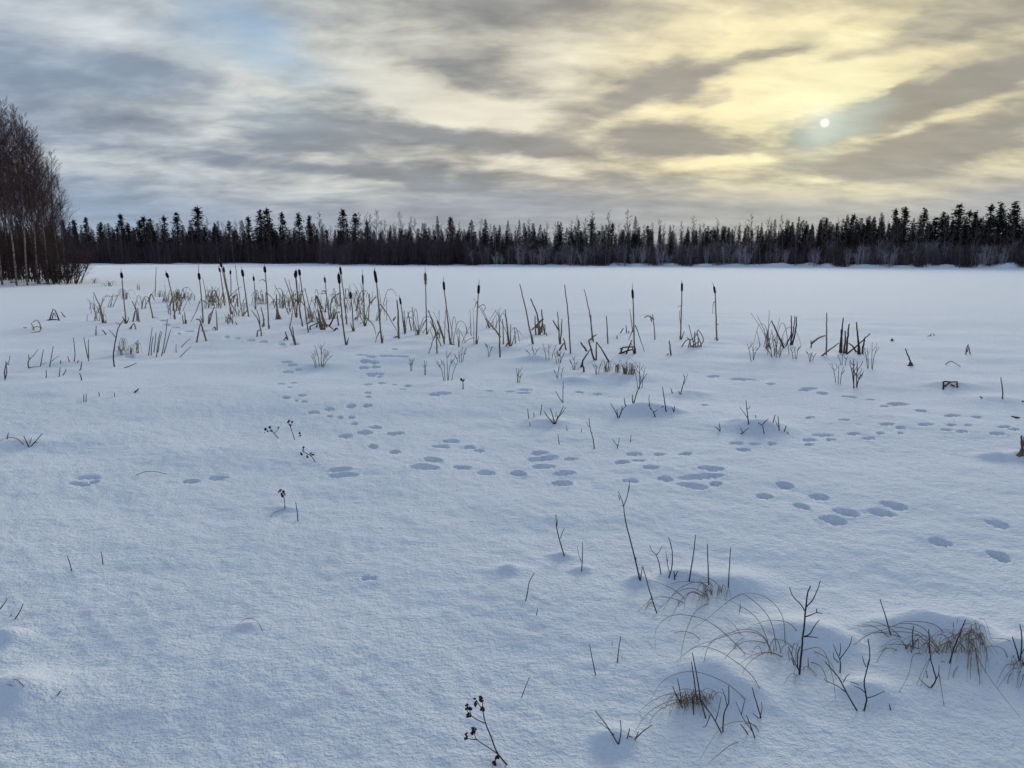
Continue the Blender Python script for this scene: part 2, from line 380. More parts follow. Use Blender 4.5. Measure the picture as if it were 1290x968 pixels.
prints(80, 320, 4.03, [(830,425,40,8),(880,430,40,8),(950,440,60,8),(1010,448,50,8),(1110,460,50,10),(1170,460,50,8),(1130,550,60,10),(1160,565,50,9),(1140,600,60,14),
 (1190,590,40,9),(700,390,60,6),(630,395,60,6),(560,375,50,6),(520,360,50,6),(500,340,50,5),(580,405,20,8),(460,325,40,5),(330,520,60,6)])

def polar_rings():
    r = list(np.geomspace(.3, 1.7, 30)); 
    while r[-1] < 12.5: r.append(r[-1]*1.0050)
    while r[-1] < 24: r.append(r[-1]*1.010)
    while r[-1] < 110: r.append(r[-1]*1.03)
    while r[-1] < 330: r.append(r[-1]+1.3)
    while r[-1] < 4000: r.append(r[-1]*1.12)
    return np.array(r)
def make_ground():
    R = polar_rings()
    A = np.concatenate([np.linspace(-.80, .80, 940), np.linspace(.80, 2*math.pi-.80, 150)[1:-1]])
    nr, na = len(R), len(A)
    rr, aa = np.meshgrid(R, A, indexing='ij')
    x = rr*np.sin(aa); y = rr*np.cos(aa)
    z = H(x, y)
    near = 1-sst(rr, 7, 14)
    z = z + near*(.006*vn(x/.13, y/.13, 11) + .006*vn(x/.05, y/.05, 12))
    # the tracks
    for px, py, w, h, tl in PRINTS:
        c = ground(px, py); r = math.hypot(c[0], c[1])
        ct, st = math.cos(math.radians(tl)), math.sin(math.radians(tl))
        e1 = np.array(flat(px+ct*w/2, py+st*w/2)) - np.array(flat(px-ct*w/2, py-st*w/2))
        e2 = np.array(flat(px+st*h/2, py-ct*h/2)) - np.array(flat(px-st*h/2, py+ct*h/2))
        e1 = e1*.50; e2 = e2*.40
        l1, l2 = np.linalg.norm(e1), np.linalg.norm(e2)
        if l2 > 1.2*l1: e2 = e2*(1.2*l1/l2); l2 = 1.2*l1
        i0, i1 = np.searchsorted(R, [r-1.2*(l1+l2)-.05, r+1.2*(l1+l2)+.05])
        a0 = math.atan2(c[0], c[1]); da = 1.5*(l1+l2)/r
        j0, j1 = np.searchsorted(A[:940], [a0-da, a0+da])
        if j1 <= j0 or i1 <= i0: continue
        X = x[i0:i1, j0:j1]-c[0]; Y = y[i0:i1, j0:j1]-c[1]
        det = e1[0]*e2[1]-e1[1]*e2[0]
        u = (X*e2[1]-Y*e2[0])/det; v = (-X*e1[1]+Y*e1[0])/det
        e = np.sqrt(u*u+v*v)
        e = np.sqrt(u*u + (v*(1+.35*np.clip(u*math.copysign(1, vn(px, py, 31)), -1, 1)*.9 + .55*u*u))**2)
        e = e*(1+.16*vn(u*1.7+px, v*1.7+py, 21))
        dep = min(max(1.3*min(l1, l2), .06), .18)
        z[i0:i1, j0:j1] += -dep*(1-sst(e, .50, 1.06))*(1+.30*np.clip(u, -1, 1))*(1+.3*vn(u*3+px, v*3, 22)) + .05*dep*np.exp(-((e-1.18)/.12)**2)
    co = np.stack([x, y, z], -1).reshape(-1, 3)
    co = np.vstack([co, [[0, 0, float(H(0, 0))]]])
    I = np.arange(nr-1)[:, None]*na; J = np.arange(na)[None, :]; J2 = (np.arange(na)+1)[None, :] % na
    q = np.stack([I+J, I+J2, I+na+J2, I+na+J], -1).reshape(-1, 4)[:, ::-1]
    tri = np.stack([np.full(na, len(co)-1), (np.arange(na)+1) % na, np.arange(na)], -1)[:, ::-1]
    me = bpy.data.meshes.new('snow_ground')
    nq, ntri = len(q), len(tri)
    me.vertices.add(len(co)); me.vertices.foreach_set('co', co.astype(np.float32).ravel())
    me.loops.add(nq*4+ntri*3); me.loops.foreach_set('vertex_index', np.concatenate([q.ravel(), tri.ravel()]).astype(np.int32))
    me.polygons.add(nq+ntri)
    me.polygons.foreach_set('loop_start', np.concatenate([np.arange(nq)*4, nq*4+np.arange(ntri)*3]).astype(np.int32))
    me.update(calc_edges=True); me.validate()
    me.polygons.foreach_set('use_smooth', np.ones(len(me.polygons), bool))
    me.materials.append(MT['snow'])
    o = bpy.data.objects.new('ground', me); C.objects.link(o)
    tag(o, 'snow covered frozen lake and shore dented with animal tracks', 'snow ground', kind='structure')
make_ground()

# ------------------------------------------------------------------ trees
def nrm(v): v = np.asarray(v, float); return v/(np.linalg.norm(v)+1e-9)
TREE_H = 12.0
def make_spruce(seed):
    r = random.Random(seed); h = TREE_H
    t = MB(); t.tube([(0,0,-.3),(0.03,0,h*.5),(0,0,h)], [.15,.09,.01], 6)
    b = MB(); wide = r.uniform(.85, 1.15); z = h*r.uniform(.06, .14)
    while z < h*.985:
        q = 1-z/h; ln = (.07+1.95*q**.9)*wide
        for k in range(r.randint(5, 8)):
            a = r.uniform(0, 6.28); l = ln*r.uniform(.55, 1.12); dirv = np.array([math.cos(a), math.sin(a), 0]); side = np.array([-dirv[1], dirv[0], 0])
            p0 = np.array([0, 0, z]); p1 = p0+dirv*l*.55+np.array([0,0,-.14*l]); p2 = p0+dirv*l+np.array([0,0,-.20*l+.05])
            for j in range(5):
                f0 = .15+.17*j; c = p0+(p2-p0)*f0; wd = (.12+.26*l*(1-f0*.7))*r.uniform(.6,1.1)
                for sg in (-1, 1):
                    b.poly([c, c+dirv*.16*l+np.array([0,0,.02]), c+side*sg*wd+dirv*.22*l+np.array([0,0,-.10-.08*l*r.random()])])
            b.poly([p1, p2, p1+side*.06*l+np.array([0,0,-.18])]); b.spike(p0, p2, .02)
        z += (.16+.24*q)*r.uniform(.8,1.2)
    return t, b, 'needle'
def make_pine(seed):
    r = random.Random(seed); h = TREE_H
    lean = r.uniform(-.25,.25)
    t = MB(); t.tube([(0,0,-.3),(lean*.4,0,h*.5),(lean,0,h*.97)], [.16,.11,.03], 6)
    b = MB(); lo = r.uniform(.22,.36); bulge = r.uniform(.6,.95); wide = r.uniform(.85,1.1)
    for k in range(130):
        f = lo+(1-lo)*r.random()**.9; z = h*f; q = (1-f)/(1-lo)
        a = r.uniform(0, 6.28); l = (.16+1.65*min(1, q/bulge)**.95*(1-.35*max(0, q-bulge)))*r.uniform(.45,1.15)*wide
        p0 = np.array([lean*f, 0, z]); p1 = p0+np.array([math.cos(a)*l, math.sin(a)*l, l*r.uniform(-.05,.75)])
        b.tube([p0, (p0+p1)/2+np.array([0,0,-.05]), p1], [.03,.018,.008], 3, False)
        for m in range(3):
            c = p0+(p1-p0)*(.4+.28*m)+np.array([r.gauss(0,.12), r.gauss(0,.12), r.gauss(0,.24)])
            R_ = r.uniform(.16,.34)
            for q_ in range(9):
                d = nrm([r.gauss(0,1), r.gauss(0,1), r.gauss(.35,.7)]); s_ = nrm(np.cross(d, [r.gauss(0,1), r.gauss(0,1), r.gauss(0,1)]))
                e = c+d*R_*r.uniform(.6,1.3); b.poly([c+s_*.06, c-s_*.06, e])
    b.spike((lean,0,h*.95), (lean,0,h), .03)
    return t, b, 'pine_needle'
def branching(b, p0, d, l, rad, r, levels, droop=0.0, kids=5, thin=.009, up=.05):
    d = nrm(d); mid = p0+d*l*.5+np.array([0,0,.02*l]); tip = p0+d*l+np.array([r.gauss(0,.05)*l, r.gauss(0,.05)*l, -droop*l])
    b.tube([p0, mid, tip], [rad, rad*.7, max(rad*.35, thin*.5)], 3, False)
    if levels == 0: return
    for k in range(kids):
        f = .25+.75*(k+r.random())/kids; c = p0+(mid-p0)*2*f if f < .5 else mid+(tip-mid)*(2*f-1)
        nd_ = nrm(d+np.array([r.gauss(0,.5), r.gauss(0,.5), r.gauss(up,.36)]))
        branching(b, c, nd_, l*r.uniform(.32,.55), max(rad*.5, thin), r, levels-1, droop*1.2, max(3, kids-1), thin, up)
def make_birch(seed, near):
    r = random.Random(seed); h = TREE_H
    l1, l2 = r.uniform(-.5,.5), r.uniform(-.4,.4)
    def tp(f): return np.array([l1*f*f+.12*math.sin(f*5+seed), l2*f*f+.1*math.sin(f*4+seed*2), h*f])
    t = MB(); t.tube([tp(i/10)-np.array([0,0,.3 if i == 0 else 0]) for i in range(11)], [(.062 if near else .085)*(1-.93*(i/10)**.9)+.006 for i in range(11)], 7)
    b = MB(); n = 58 if near else 26
    for k in range(n):
        f = .26+.73*((k+r.random())/n)**.85; a = r.uniform(0,6.28); q = 1-f
        l = (.5+(3.0 if near else 2.5)*q)*r.uniform(.55,1.15)
        up = r.uniform(.9,1.9) if near else r.uniform(.9,1.7)
        d = np.array([math.cos(a), math.sin(a), up])
        if near: branching(b, tp(f), d, l, .006+.016*q, r, 2, -.03, 6, .0058, .20)
        else: branching(b, tp(f), d, l, .026+.02*q, r, 1, -.02, 9, .024)
    return t, b, ('birch_twig' if near else 'brush')
def make_bush(seed, kind):
    r = random.Random(seed); b = MB(); t = MB()
    for k in range(11):
        a = r.uniform(0,6.28); rr = r.uniform(0,.55); p = np.array([math.cos(a)*rr, math.sin(a)*rr, -.2])
        d = np.array([math.cos(a)*.28*r.random(), math.sin(a)*.28*r.random(), 1]); l = r.uniform(2.2,4.2)
        tip = p+nrm(d)*l; t.tube([p, (p+tip)/2, tip], [.022,.016,.008], 4, False)
        for j in range(12):
            f = .2+.8*r.random(); c = p+(tip-p)*f
            branching(b, c, [r.gauss(0,.5), r.gauss(0,.5), 1], r.uniform(.4,1.0), .010, r, 1, 0, 4, .008)
    return t, b, kind
def proto(name, tb, trunk_mat, h0):
    t, b, km = tb
    e = empty(name, (0,0,0)); t.build('trunk', MT[trunk_mat], e); b.build('crown', MT[km], e, smooth=False)
    e['h0'] = h0
    return e
PRO = {
 'spruce': [proto('spruce_tree', make_spruce(s), 'trunk', TREE_H) for s in (1,2,3,4,5)],
 'pine': [proto('pine_tree', make_pine(s), 'trunk', TREE_H) for s in (11,12,13,14,15,16,17)],
 'birch': [proto('bare_birch_tree', make_birch(s, False), 'far_birch', TREE_H) for s in (21,22,23,24)],
 'bush': [proto('bare_bush', make_bush(s, 'brush'), 'brush', 4.2) for s in (31,32,33)],
 'frosty': [proto('frosty_bush', make_bush(s, 'frost'), 'frost', 4.2) for s in (41,42)],
 'near_birch': [proto('birch_tree', make_birch(s, True), 'birch', TREE_H) for s in (51,52,53,54)],
 'near_bush': [proto('bare_bush', make_bush(s, 'brush_red'), 'brush_red', 4.2) for s in (61,62)],
}
USED = {}
def plant(kind, x, y, h, label, cat, group=None, rz=None, wide=1.0, z=None):
    lst = PRO[kind]; n = USED.get(kind, 0); USED[kind] = n+1
    p = lst[n % len(lst)]
    o = p if n < len(lst) else copy_tree(p)
    s = h/p['h0']
    o.location = (x, y, float(H(x, y)) if z is None else z); o.scale = (s*wide, s*wide, s); o.rotation_euler = (0, 0, rnd.uniform(0,6.28) if rz is None else rz)
    for k in ('label','category','group'):
        if k in o: del o[k]
    return tag(o, label, cat, group)
def far_plant(kind, px, top, off, label, cat, group=None, wide=1.0):
    a = math.atan2(px-645, F); d = float(shore_d(a))+off
    x, y = d*math.sin(a), d*math.cos(a); z = float(H(x, y))
    r3 = ray(px, top); zt = EYE + r3[2]*(y/r3[1])
    return plant(kind, x, y, max(2, zt-z), label, cat, group, wide=wide)
hero = [
 (258,262,'pine','biggest ragged pine, standing clear above the left part of the far treeline'),
 (163,272,'pine','pointed pine nearest the birch grove in the far treeline'),
 (185,280,'pine','squat dark pine just right of the pointed pine by the grove'),
 (232,269,'pine','slim dark pine just left of the biggest ragged pine'),
 (345,265,'pine','wide flat topped pine in the middle of the left forest block'),
 (336,267,'pine','pine leaning against the wide flat topped pine on its left side'),
 (382,270,'pine','lone pine just right of the wide flat topped pine'),
 (437,265,'pine','upright conical pine above the left end of the dark bare thicket'),
 (553,271,'spruce','sharp pointed spruce rising alone right after the dark bare thicket'),
 (727,277,'spruce','dense blackish spruce just left of the pale birch crowns'),
 (797,272,'spruce','narrow spruce spire just right of the tall pale birches'),
 (572,277,'spruce','second spruce spire right of the lone pointed one'),
 (1058,270,'spruce','broad dark spruce below the low sun'),
 (969,275,'spruce','lone spruce tip above a low stretch left of the sun'),
 (1117,266,'pine','left of two pines side by side right of the broad spruce under the sun'),
 (1127,264,'pine','right of two pines side by side right of the broad spruce under the sun'),
 (1196,259,'pine','tall open crowned pine left of the big pine cluster at the right end'),
 (1236,260,'pine','left stem of the big pine cluster at the right end of the forest'),
 (1246,258,'pine','tallest bushy pine inside the cluster at the right end of the forest'),
 (1263,256,'pine','slender tall pine just right of the bushy pine cluster'),
]
for px, top, k, lb in hero:
    far_plant(k, px, top, 6 + rnd.uniform(0,4), lb, 'tree', wide=(1.5 if k == 'pine' else 1.3)*rnd.uniform(.85,1.15)*(1.25 if px in (258,345) else 1))
for px, top in [(105,278),(120,276),(138,282),(198,277),(215,274),(278,283),(296,280),(320,274),(362,270),(396,274),(452,270),(465,280),(1152,265),(1176,269),(1215,268),(1285,268),(1300,262),(80,280),(60,284),(36,280)]:
    far_plant('pine', px, top, 8+rnd.uniform(0,6), 'ordinary dark pine crowded among the far treeline', 'tree', 'pines of the far treeline', rnd.uniform(1.2,1.8))
for px, top in [(595,276),(612,283),(640,277),(660,280),(680,282),(705,279),(765,282),(840,283),(862,285),(905,284),(935,283),(953,280),(1010,282),(1025,276),(1072,280),(1091,272),(1103,279),(1140,274),(1165,276),(1188,275),(1205,274),(1225,272),(990,283),(1040,282),(1275,275),(500,284),(520,286),(538,280)]:
    far_plant('spruce', px, top, 5+rnd.uniform(0,6), 'ordinary dark spruce crowded among the far treeline', 'tree', 'spruces of the far treeline', rnd.uniform(1.0,1.8))
px = 30.0
while px < 1400:
    sp = px > 520
    far_plant('spruce' if rnd.random() < (.82 if sp else .45) else 'pine', px, rnd.gauss(289 if px < 1050 else 282, 7.0), 7+rnd.uniform(0,12), 'ordinary dark conifer crowded among the far treeline',
              'tree', 'conifers filling the far treeline', rnd.uniform(1.0,1.9))
    px += rnd.choice((rnd.uniform(2,5), rnd.uniform(5,9), rnd.uniform(9,17)))
for px, top, lb in [(408,268,'leafless birch sticking up left of the upright conical pine'),(478,265,'tallest leafless birch above the dark bare thicket'),
    (746,267,'left of the tall pale leafless birches left of the narrow spruce spire'),(762,267,'second of the tall pale leafless birches left of the narrow spruce spire'),
    (786,265,'leafless birch touching the narrow spruce spire on its left'),(830,277,'single leafless birch right of the narrow spruce spire'),
    (868,273,'leafless birch with a thin crown halfway between the spire and the sun'),(900,276,'wide leafless birch crown above a low stretch of the far forest')]:
    far_plant('birch', px, top, 1.5+rnd.uniform(0,3), lb, 'tree', wide=1.1)
px = 95.0
while px < 1360:
    far_plant('birch', px, rnd.gauss(283 if not 430 < px < 520 else 275, 5), 1+rnd.uniform(0,6), 'thin leafless birch among the trunks of the far forest edge', 'tree', 'leafless birches of the far forest edge', 1.1)
    px += rnd.uniform(5, 11)
px = 70.0
while px < 1370:
    if 418 < px < 600: st, top, off = rnd.uniform(1.6,2.6), rnd.gauss(303,3), rnd.uniform(-1,8)
    elif px < 418: st, top, off = rnd.uniform(6,10), rnd.gauss(309,4), rnd.uniform(1,6)
    else: st, top, off = rnd.uniform(7,12), rnd.gauss(311,4), rnd.uniform(2.5,6)
    far_plant('bush', px, top, off, 'dark leafless bush at the foot of the far forest', 'bush', 'dark bushes along the far shore', 1.3)
    px += st
px = 600.0
while px < 1370:
    far_plant('frosty', px, rnd.gauss(310,4), rnd.uniform(1.5,6), 'pale frosty leafless bush on the far shore bank', 'bush', 'frosty bushes along the far shore', 1.35)
    px += rnd.uniform(7,13)
far_plant('frosty', 423, 312, 3, 'single pale frosty bush at the left end of the dark bare thicket', 'bush', wide=1.1)

# forest interior and thicket: uncountable masses behind the first rows
def mass(name, label, cat, items, mt):
    V, Fc, off = [], [], 0
    for me, x, y, z, s, w, rz in items:
        n = len(me.vertices); co = np.empty(n*3, np.float32); me.vertices.foreach_get('co', co); co = co.reshape(-1, 3).copy()
        c, s2 = math.cos(rz), math.sin(rz)
        X = (co[:,0]*c-co[:,1]*s2)*s*w+x; Y = (co[:,0]*s2+co[:,1]*c)*s*w+y; Z = co[:,2]*s+z
        V.append(np.stack([X, Y, Z], -1))
        Fc += [tuple(i+off for i in p.vertices) for p in me.polygons]; off += n
    m = bpy.data.meshes.new(name); m.from_pydata(np.concatenate(V).tolist(), [], Fc); m.materials.append(mt); m.update()
    o = bpy.data.objects.new(name, m); C.objects.link(o); return tag(o, label, cat, kind='stuff')
def simple_conifer(seed):
    r = random.Random(seed); b = MB(); b.tube([(0,0,-.3),(0,0,10)], [.13,.03], 4, False)
    z = 2.0
    while z < 11.9:
        q = 1-z/12
        for k in range(6):
            a = r.uniform(0,6.28); l = (.25+1.6*q)*r.uniform(.6,1.15); w = .25+.3*q
            d = np.array([math.cos(a), math.sin(a), 0]); sd = np.array([-d[1], d[0], 0]); p = np.array([0,0,z])
            b.poly([p, p+d*l*.6+sd*w-np.array([0,0,.25]), p+d*l-np.array([0,0,.2*l]), p+d*l*.6-sd*w-np.array([0,0,.35])])
        z += .34
    return b
def simple_stems(seed):
    r = random.Random(seed); b = MB()
    for k in range(44):
        x, y = r.uniform(-2.2,2.2), r.uniform(-2.2,2.2); l = r.uniform(4.5,11.5)
        p = np.array([x, y, -.2]); q = p+np.array([r.gauss(0,.3), r.gauss(0,.3), l]); b.spike(p, q, .045)
        for j in range(9):
            f = r.uniform(.15,1); c = p+(q-p)*f; b.spike(c, c+np.array([r.gauss(0,.45), r.gauss(0,.45), r.uniform(.3,1.1)]), .018)
    return b
tmp = []
cons = [simple_conifer(s).build('conifer_source', MT['needle']) for s in (71,72,73)]
sts = [simple_stems(s).build('stems_source', MT['brush']) for s in (81,82,83)]
items = []; items2 = []
for i in range(760):
    a = rnd.uniform(-.78,.72); off = rnd.uniform(12,60); d = float(shore_d(a))+off
    x, y = d*math.sin(a), d*math.cos(a)
    topang = (36 + (9 if a > .35 else 0))/F + rnd.gauss(0,.004)
    items.append((rnd.choice(cons).data, x, y, float(H(x, y)), max(.5, (d*topang-.6)/12), rnd.uniform(1.0,1.9), rnd.uniform(0,6.28)))
for i in range(1900):
    a = rnd.uniform(-.78,.72); off = 2+rnd.random()*26; d = float(shore_d(a))+off
    x, y = d*math.sin(a), d*math.cos(a)
    items2.append((rnd.choice(sts).data, x, y, float(H(x, y)), rnd.uniform(.5,1.0)*(d/300)**1.15, 1.2, rnd.uniform(0,6.28)))
mass('forest', 'dark mass of conifers deep behind the far treeline', 'forest', items, MT['needle'])
mass('undergrowth', 'mass of thin dark leafless stems between the far trunks', 'undergrowth', items2, MT['brush'])
for o in cons+sts: bpy.data.objects.remove(o)

# the birch grove on the near left shore
def grove(kind, px, base, top, label, group=None, wide=1.0, back=0):
    top -= 13 if kind == 'near_birch' else 0
    g = ground(px, base); k = 1+back/np.hypot(g[0], g[1]); x, y = g[0]*k, g[1]*k
    r3 = ray(px, top); zt = EYE+r3[2]*(y/r3[1]); z = float(H(x, y))
    return plant(kind, x, y, zt-z, label, 'tree' if 'birch' in kind else 'bush', group, wide=wide)
for px, base, top, lb, back in [
 (62,358,178,'rightmost birch of the grove, slender pale trunk leaning right',0),(50,358,172,'birch with a white lower trunk second from the grove\'s right edge',0),
 (36,360,150,'crooked pale birch in the front row of the grove, with a bent foot',0),(20,360,133,'tallest birch in the front row of the grove',0),
 (6,361,128,'pale trunked birch at the photo edge in the front of the grove',1),(76,357,205,'short thin birch at the open right end of the grove',3),(83,356,236,'low spreading young birch reaching farthest right out of the grove',2)]:
    grove('near_birch', px, base, top, lb, back=back, wide=.95)
for px, top, back in [(12,140,6),(28,142,5),(44,160,6),(-8,126,2),(-22,118,3),(55,176,9),(-40,115,2),(0,138,12),(33,165,14),(68,200,12),(-60,112,4),(18,150,18),(48,178,20),(-85,112,3),(-30,125,12),(-12,132,9),(24,146,9),(38,158,14),(58,188,6),(5,134,16),(-48,118,8),(50,170,24),(64,192,22),(72,214,16)]:
    grove('near_birch', px, 358, top, 'birch standing behind the front row of the left grove', 'birches behind the front row of the grove', back=back, wide=.95)
for i in range(46):
    px = rnd.uniform(-90, 84); top = rnd.gauss(292, 10) if px > 20 else rnd.gauss(278, 14)
    grove('near_bush', px, 358, max(top, 262 + max(0, px-60)), 'reddish brown bare bush in the undergrowth of the birch grove', 'bushes under the birch grove', wide=1.15, back=rnd.uniform(.5, 14))
for px, base, top in [(72,358,286),(84,357,300),(91,357,318),(70,357,336),(80,356,338),(88,354,340),(62,358,334),(95,351,340),(52,358,335)]:
    grove('near_bush', px, base, top, 'low twiggy bush creeping out onto the snow from the grove\'s right end', 'low bushes at the grove\'s right end', wide=2.2)

# ------------------------------------------------------------------ plants in the snow
CR = {'F':(0,0,1), '1':(0,100,2.548), '2':(80,320,4.03), '3':(300,320,4.03), '3b':(340,330,9.21), '4':(520,330,4.03), '4b':(640,400,7.167), '5':(780,340,2.53),
      '6':(690,580,2.15), '6c':(1040,740,5.148), '6d':(780,690,5.148), '6e':(740,820,5.16), '7':(0,470,2.252), 'L':(0,370,8.0625), '7c':(0,520,10.75),
      '8':(300,440,2.804), '6b':(640,470,3.583), '8b':(520,620,2.78), '7d':(0,740,4.243)}
def U(c, p): ox, oy, k = CR[c]; return (ox+p[0]/k, oy+p[1]/k)
def smooth_path(P, n=5):
    P = [np.asarray(p, float) for p in P]
    if len(P) < 3: return [P[0]+(P[1]-P[0])*i/3 for i in range(4)]
    Q = [2*P[0]-P[1]]+P+[2*P[-1]-P[-2]]; out = []
    for i in range(1, len(Q)-2):
        a, b, c, d = Q[i-1:i+3]
        for j in range(n):
            t = j/n
            out.append(.5*((2*b)+(c-a)*t+(2*a-5*b+4*c-d)*t*t+(3*b-3*c+d-a)*t**3))
    out.append(P[-1]); return out
def lift(c, pts, dep0, land=False, sway=.02, sink=True, from_ground=True):
    """crop points -> world points standing on the snow; land: the last point comes down on the snow too"""
    px = [U(c, p) for p in pts]
    if dep0 is None: dep0 = depth_of(ground(*px[0]))
    d1 = depth_of(ground(*px[-1])) if land else dep0*(1+rnd.uniform(-sway, sway))
    n = len(px); W_ = [at(px[i][0], px[i][1], dep0+(d1-dep0)*i/(n-1)) for i in range(n)]
    if sink and from_ground: W_[0] = W_[0]+(W_[0]-W_[1])/(np.linalg.norm(W_[0]-W_[1])+1e-6)*.03
    return W_, dep0
def wpx(w, dep): return w*.40*dep/F
def strand(mb, W_, r0, r1, sides=4, wob=0.0):
    P = smooth_path(W_)
    n = len(P); mb.tube([p+np.array([rnd.gauss(0,wob) if 0 < i < n-1 else 0, 0, 0]) for i, p in enumerate(P)], [r0+(r1-r0)*i/(n-1) for i in range(n)], sides)

def cattail(c, label, stem_, hb, ht, tip=None, leaves=(), fluff=False, w=2.0, hw=4.4, group='cattails with seed heads'):
    """stem_: crop points base..; hb, ht: bottom and top of the seed head"""
    pts = list(stem_)+[hb]
    W_, dep = lift(c, pts, None, sway=.012)
    root = empty('cattail', W_[0], label, 'cattail', group); loc = W_[0]
    m = MB(); strand(m, W_, wpx(w, dep)*1.15, wpx(w, dep)*.75, 5, .002); m.build('stem', MT['straw'], root, loc)
    b0 = W_[-1]; kdep = depth_of(b0); b1 = at(*U(c, ht), kdep)
    m = MB(); hr = wpx(hw, dep); N_ = 8; pp = [b0+(b1-b0)*i/N_ for i in range(N_+1)]
    prof = [.45,.92,1,1,1,.98,.97,.88,.4]
    if fluff: prof = [.5,1.05,.8,1.15,1.25,1.1,1.3,1.0,.45]
    m.tube(pp, [hr*q for q in prof], 9); hd = m.build('seed_head', MT['fluff' if fluff else 'head'], root, loc)
    if fluff:
        m = MB(); r_ = random.Random(5)
        for i in range(160):
            f = r_.random(); p = b0+(b1-b0)*f; d = nrm([r_.gauss(0,1), r_.gauss(0,1), r_.gauss(-.2,.5)])
            m.spike(p+d*hr*.6, p+d*hr*r_.uniform(1.2,2.1), .0016)
        m.build('fluff', MT['fluff'], hd, loc)
    tp = at(*U(c, tip), kdep) if tip else b1+(b1-b0)*.5
    m = MB(); m.tube([b1, b1+(tp-b1)*.5, tp], [hr*.28, hr*.2, hr*.08], 5); m.build('spike', MT['straw'], root, loc)
    for lf in leaves:
        LW, _ = lift(c, lf, dep, sway=.03, from_ground=False)
        m = MB(); strand(m, LW, wpx(w, dep)*.75, wpx(w, dep)*.35, 4, .002); m.build('leaf', MT['leafstraw'], root, loc)
    # torn sheaths round the foot
    for k in range(2):
        a = rnd.uniform(0, 6.28); hh = rnd.uniform(.06,.22); s_ = np.array([math.cos(a)*hh*.35, math.sin(a)*hh*.2, hh])
        m = MB(); m.tube([W_[0]-np.array([0,0,.03]), W_[0]+s_*.5, W_[0]+s_], [wpx(w,dep)*1.3, wpx(w,dep)*.9, wpx(w,dep)*.3], 4); m.build('sheath', MT['leafstraw'], root, loc)
    return root
G = 'cattails with seed heads'
cattail('2','dark headed cattail farthest left, standing alone',[(318,355),(308,250)],(297,124),(293,95),(291,75),[[(322,350),(330,330),(326,318)],[(322,352),(300,318)]])
cattail('2','cattail whose two bent leaves make a narrow A around its foot',[(567,332),(552,220)],(531,122),(521,96),(518,82),[[(550,225),(543,265),(542,330)],[(549,230),(538,262),(530,300)]])
cattail('2','tall cattail with one long leaf leaning down to its left like a prop',[(710,352),(702,240)],(691,132),(686,97),(684,35),[[(693,240),(670,300),(642,352)],[(695,230),(725,250),(752,278)]])
cattail('2','cattail with the topmost head, crossing the far shore line in the left cluster',[(852,306),(832,200)],(803,68),(795,40),(790,25),[[(835,230),(870,190),(905,165)],[(848,250),(880,300),(918,355)]],hw=3.8)
cattail('2','shorter cattail tucked just below the topmost head in the left cluster',[(850,252),(828,160)],(816,95),(812,68),(810,55),[[(845,235),(868,210),(880,180)]],hw=3.2)
cattail('2','thin cattail at the left edge of the left cluster',[(818,263),(806,165)],(796,94),(789,70),(786,55),hw=3.2,w=1.7)
cattail('2','small round headed cattail inside the left cluster',[(850,215),(850,150)],(848,104),(847,84),(847,70),hw=3.0,w=1.5)
cattail('2','dark headed cattail leaning left just right of the left cluster',[(940,319),(925,210)],(912,116),(906,80),(903,66),[[(938,285),(920,300),(906,318)]])
cattail('2','low slender cattail with a small head between the leaning and the straight one',[(977,282),(973,200)],(967,138),(964,115),(963,100),[[(975,200),(965,195),(952,215)],[(978,205),(988,200),(990,235)]],hw=3.2,w=1.6)
cattail('2','straight tall cattail standing clear with its head at the shore line',[(1042,381),(1033,200)],(1024,96),(1020,64),(1019,48),[[(1030,195),(1050,215),(1078,248)],[(1025,140),(1010,130),(990,140)]])
cattail('3b','cattail with the left of three heads crowded together',[(305,650),(318,420)],(298,188),(288,128),(284,105),[[(318,430),(260,520),(215,600)]],hw=4.0)
cattail('3b','cattail with the middle of three heads crowded together',[(380,750),(335,480)],(304,180),(303,98),(304,75),[[(330,470),(275,440),(205,490)],[(330,480),(270,400),(285,330)],[(332,480),(360,420),(300,300)]],hw=4.0)
cattail('3b','cattail with the right of three heads crowded together, leaning left',[(448,820),(400,500)],(348,160),(338,90),(335,70),[[(405,510),(345,430),(340,250)],[(430,722),(485,690),(520,700)]])
cattail('3b','slender cattail with a small dark head and a broken leaf flag',[(690,670),(665,470)],(642,245),(634,180),(630,150),[[(655,365),(600,370),(565,370)],[(655,350),(620,330),(600,350)],[(668,480),(640,560),(640,660)]],hw=3.2,w=1.7)
cattail('3b','thick headed tall cattail nearest in the middle group, its arched leaf on the left',[(880,965),(835,620)],(808,255),(796,138),(792,118),[[(810,360),(740,410),(705,480),(700,560),(725,660)],[(835,610),(820,630),(828,660)],[(880,960),(905,975)]],w=2.6,hw=5.2)
cattail('3b','cattail standing close behind the thick headed one, head at the shore line',[(893,725),(868,460)],(826,150),(814,60),(812,45),[[(870,500),(900,540),(905,600)],[(875,560),(865,520),(850,430)]],hw=3.8)
cattail('3b','short cattail with a small head right of the thick headed one',[(970,805),(955,560)],(940,425),(935,350),(936,300),[[(972,800),(945,810)]],hw=3.6)
cattail('3b','cattail whose worn head is broken off above a thick stem',[(1102,748),(1090,450)],(1080,265),(1076,150),(1076,75),[[(1100,690),(1060,710),(1040,725)]],hw=2.8)
cattail('3','biggest dark headed cattail, one leaf arching left and one falling right',[(730,455),(715,280)],(703,148),(692,84),(693,66),[[(702,218),(675,245),(655,285),(651,318)],[(722,255),(760,310),(805,390)],[(718,395),(705,420),(697,450)],[(650,325),(685,360),(700,410)]],w=2.5,hw=4.6)
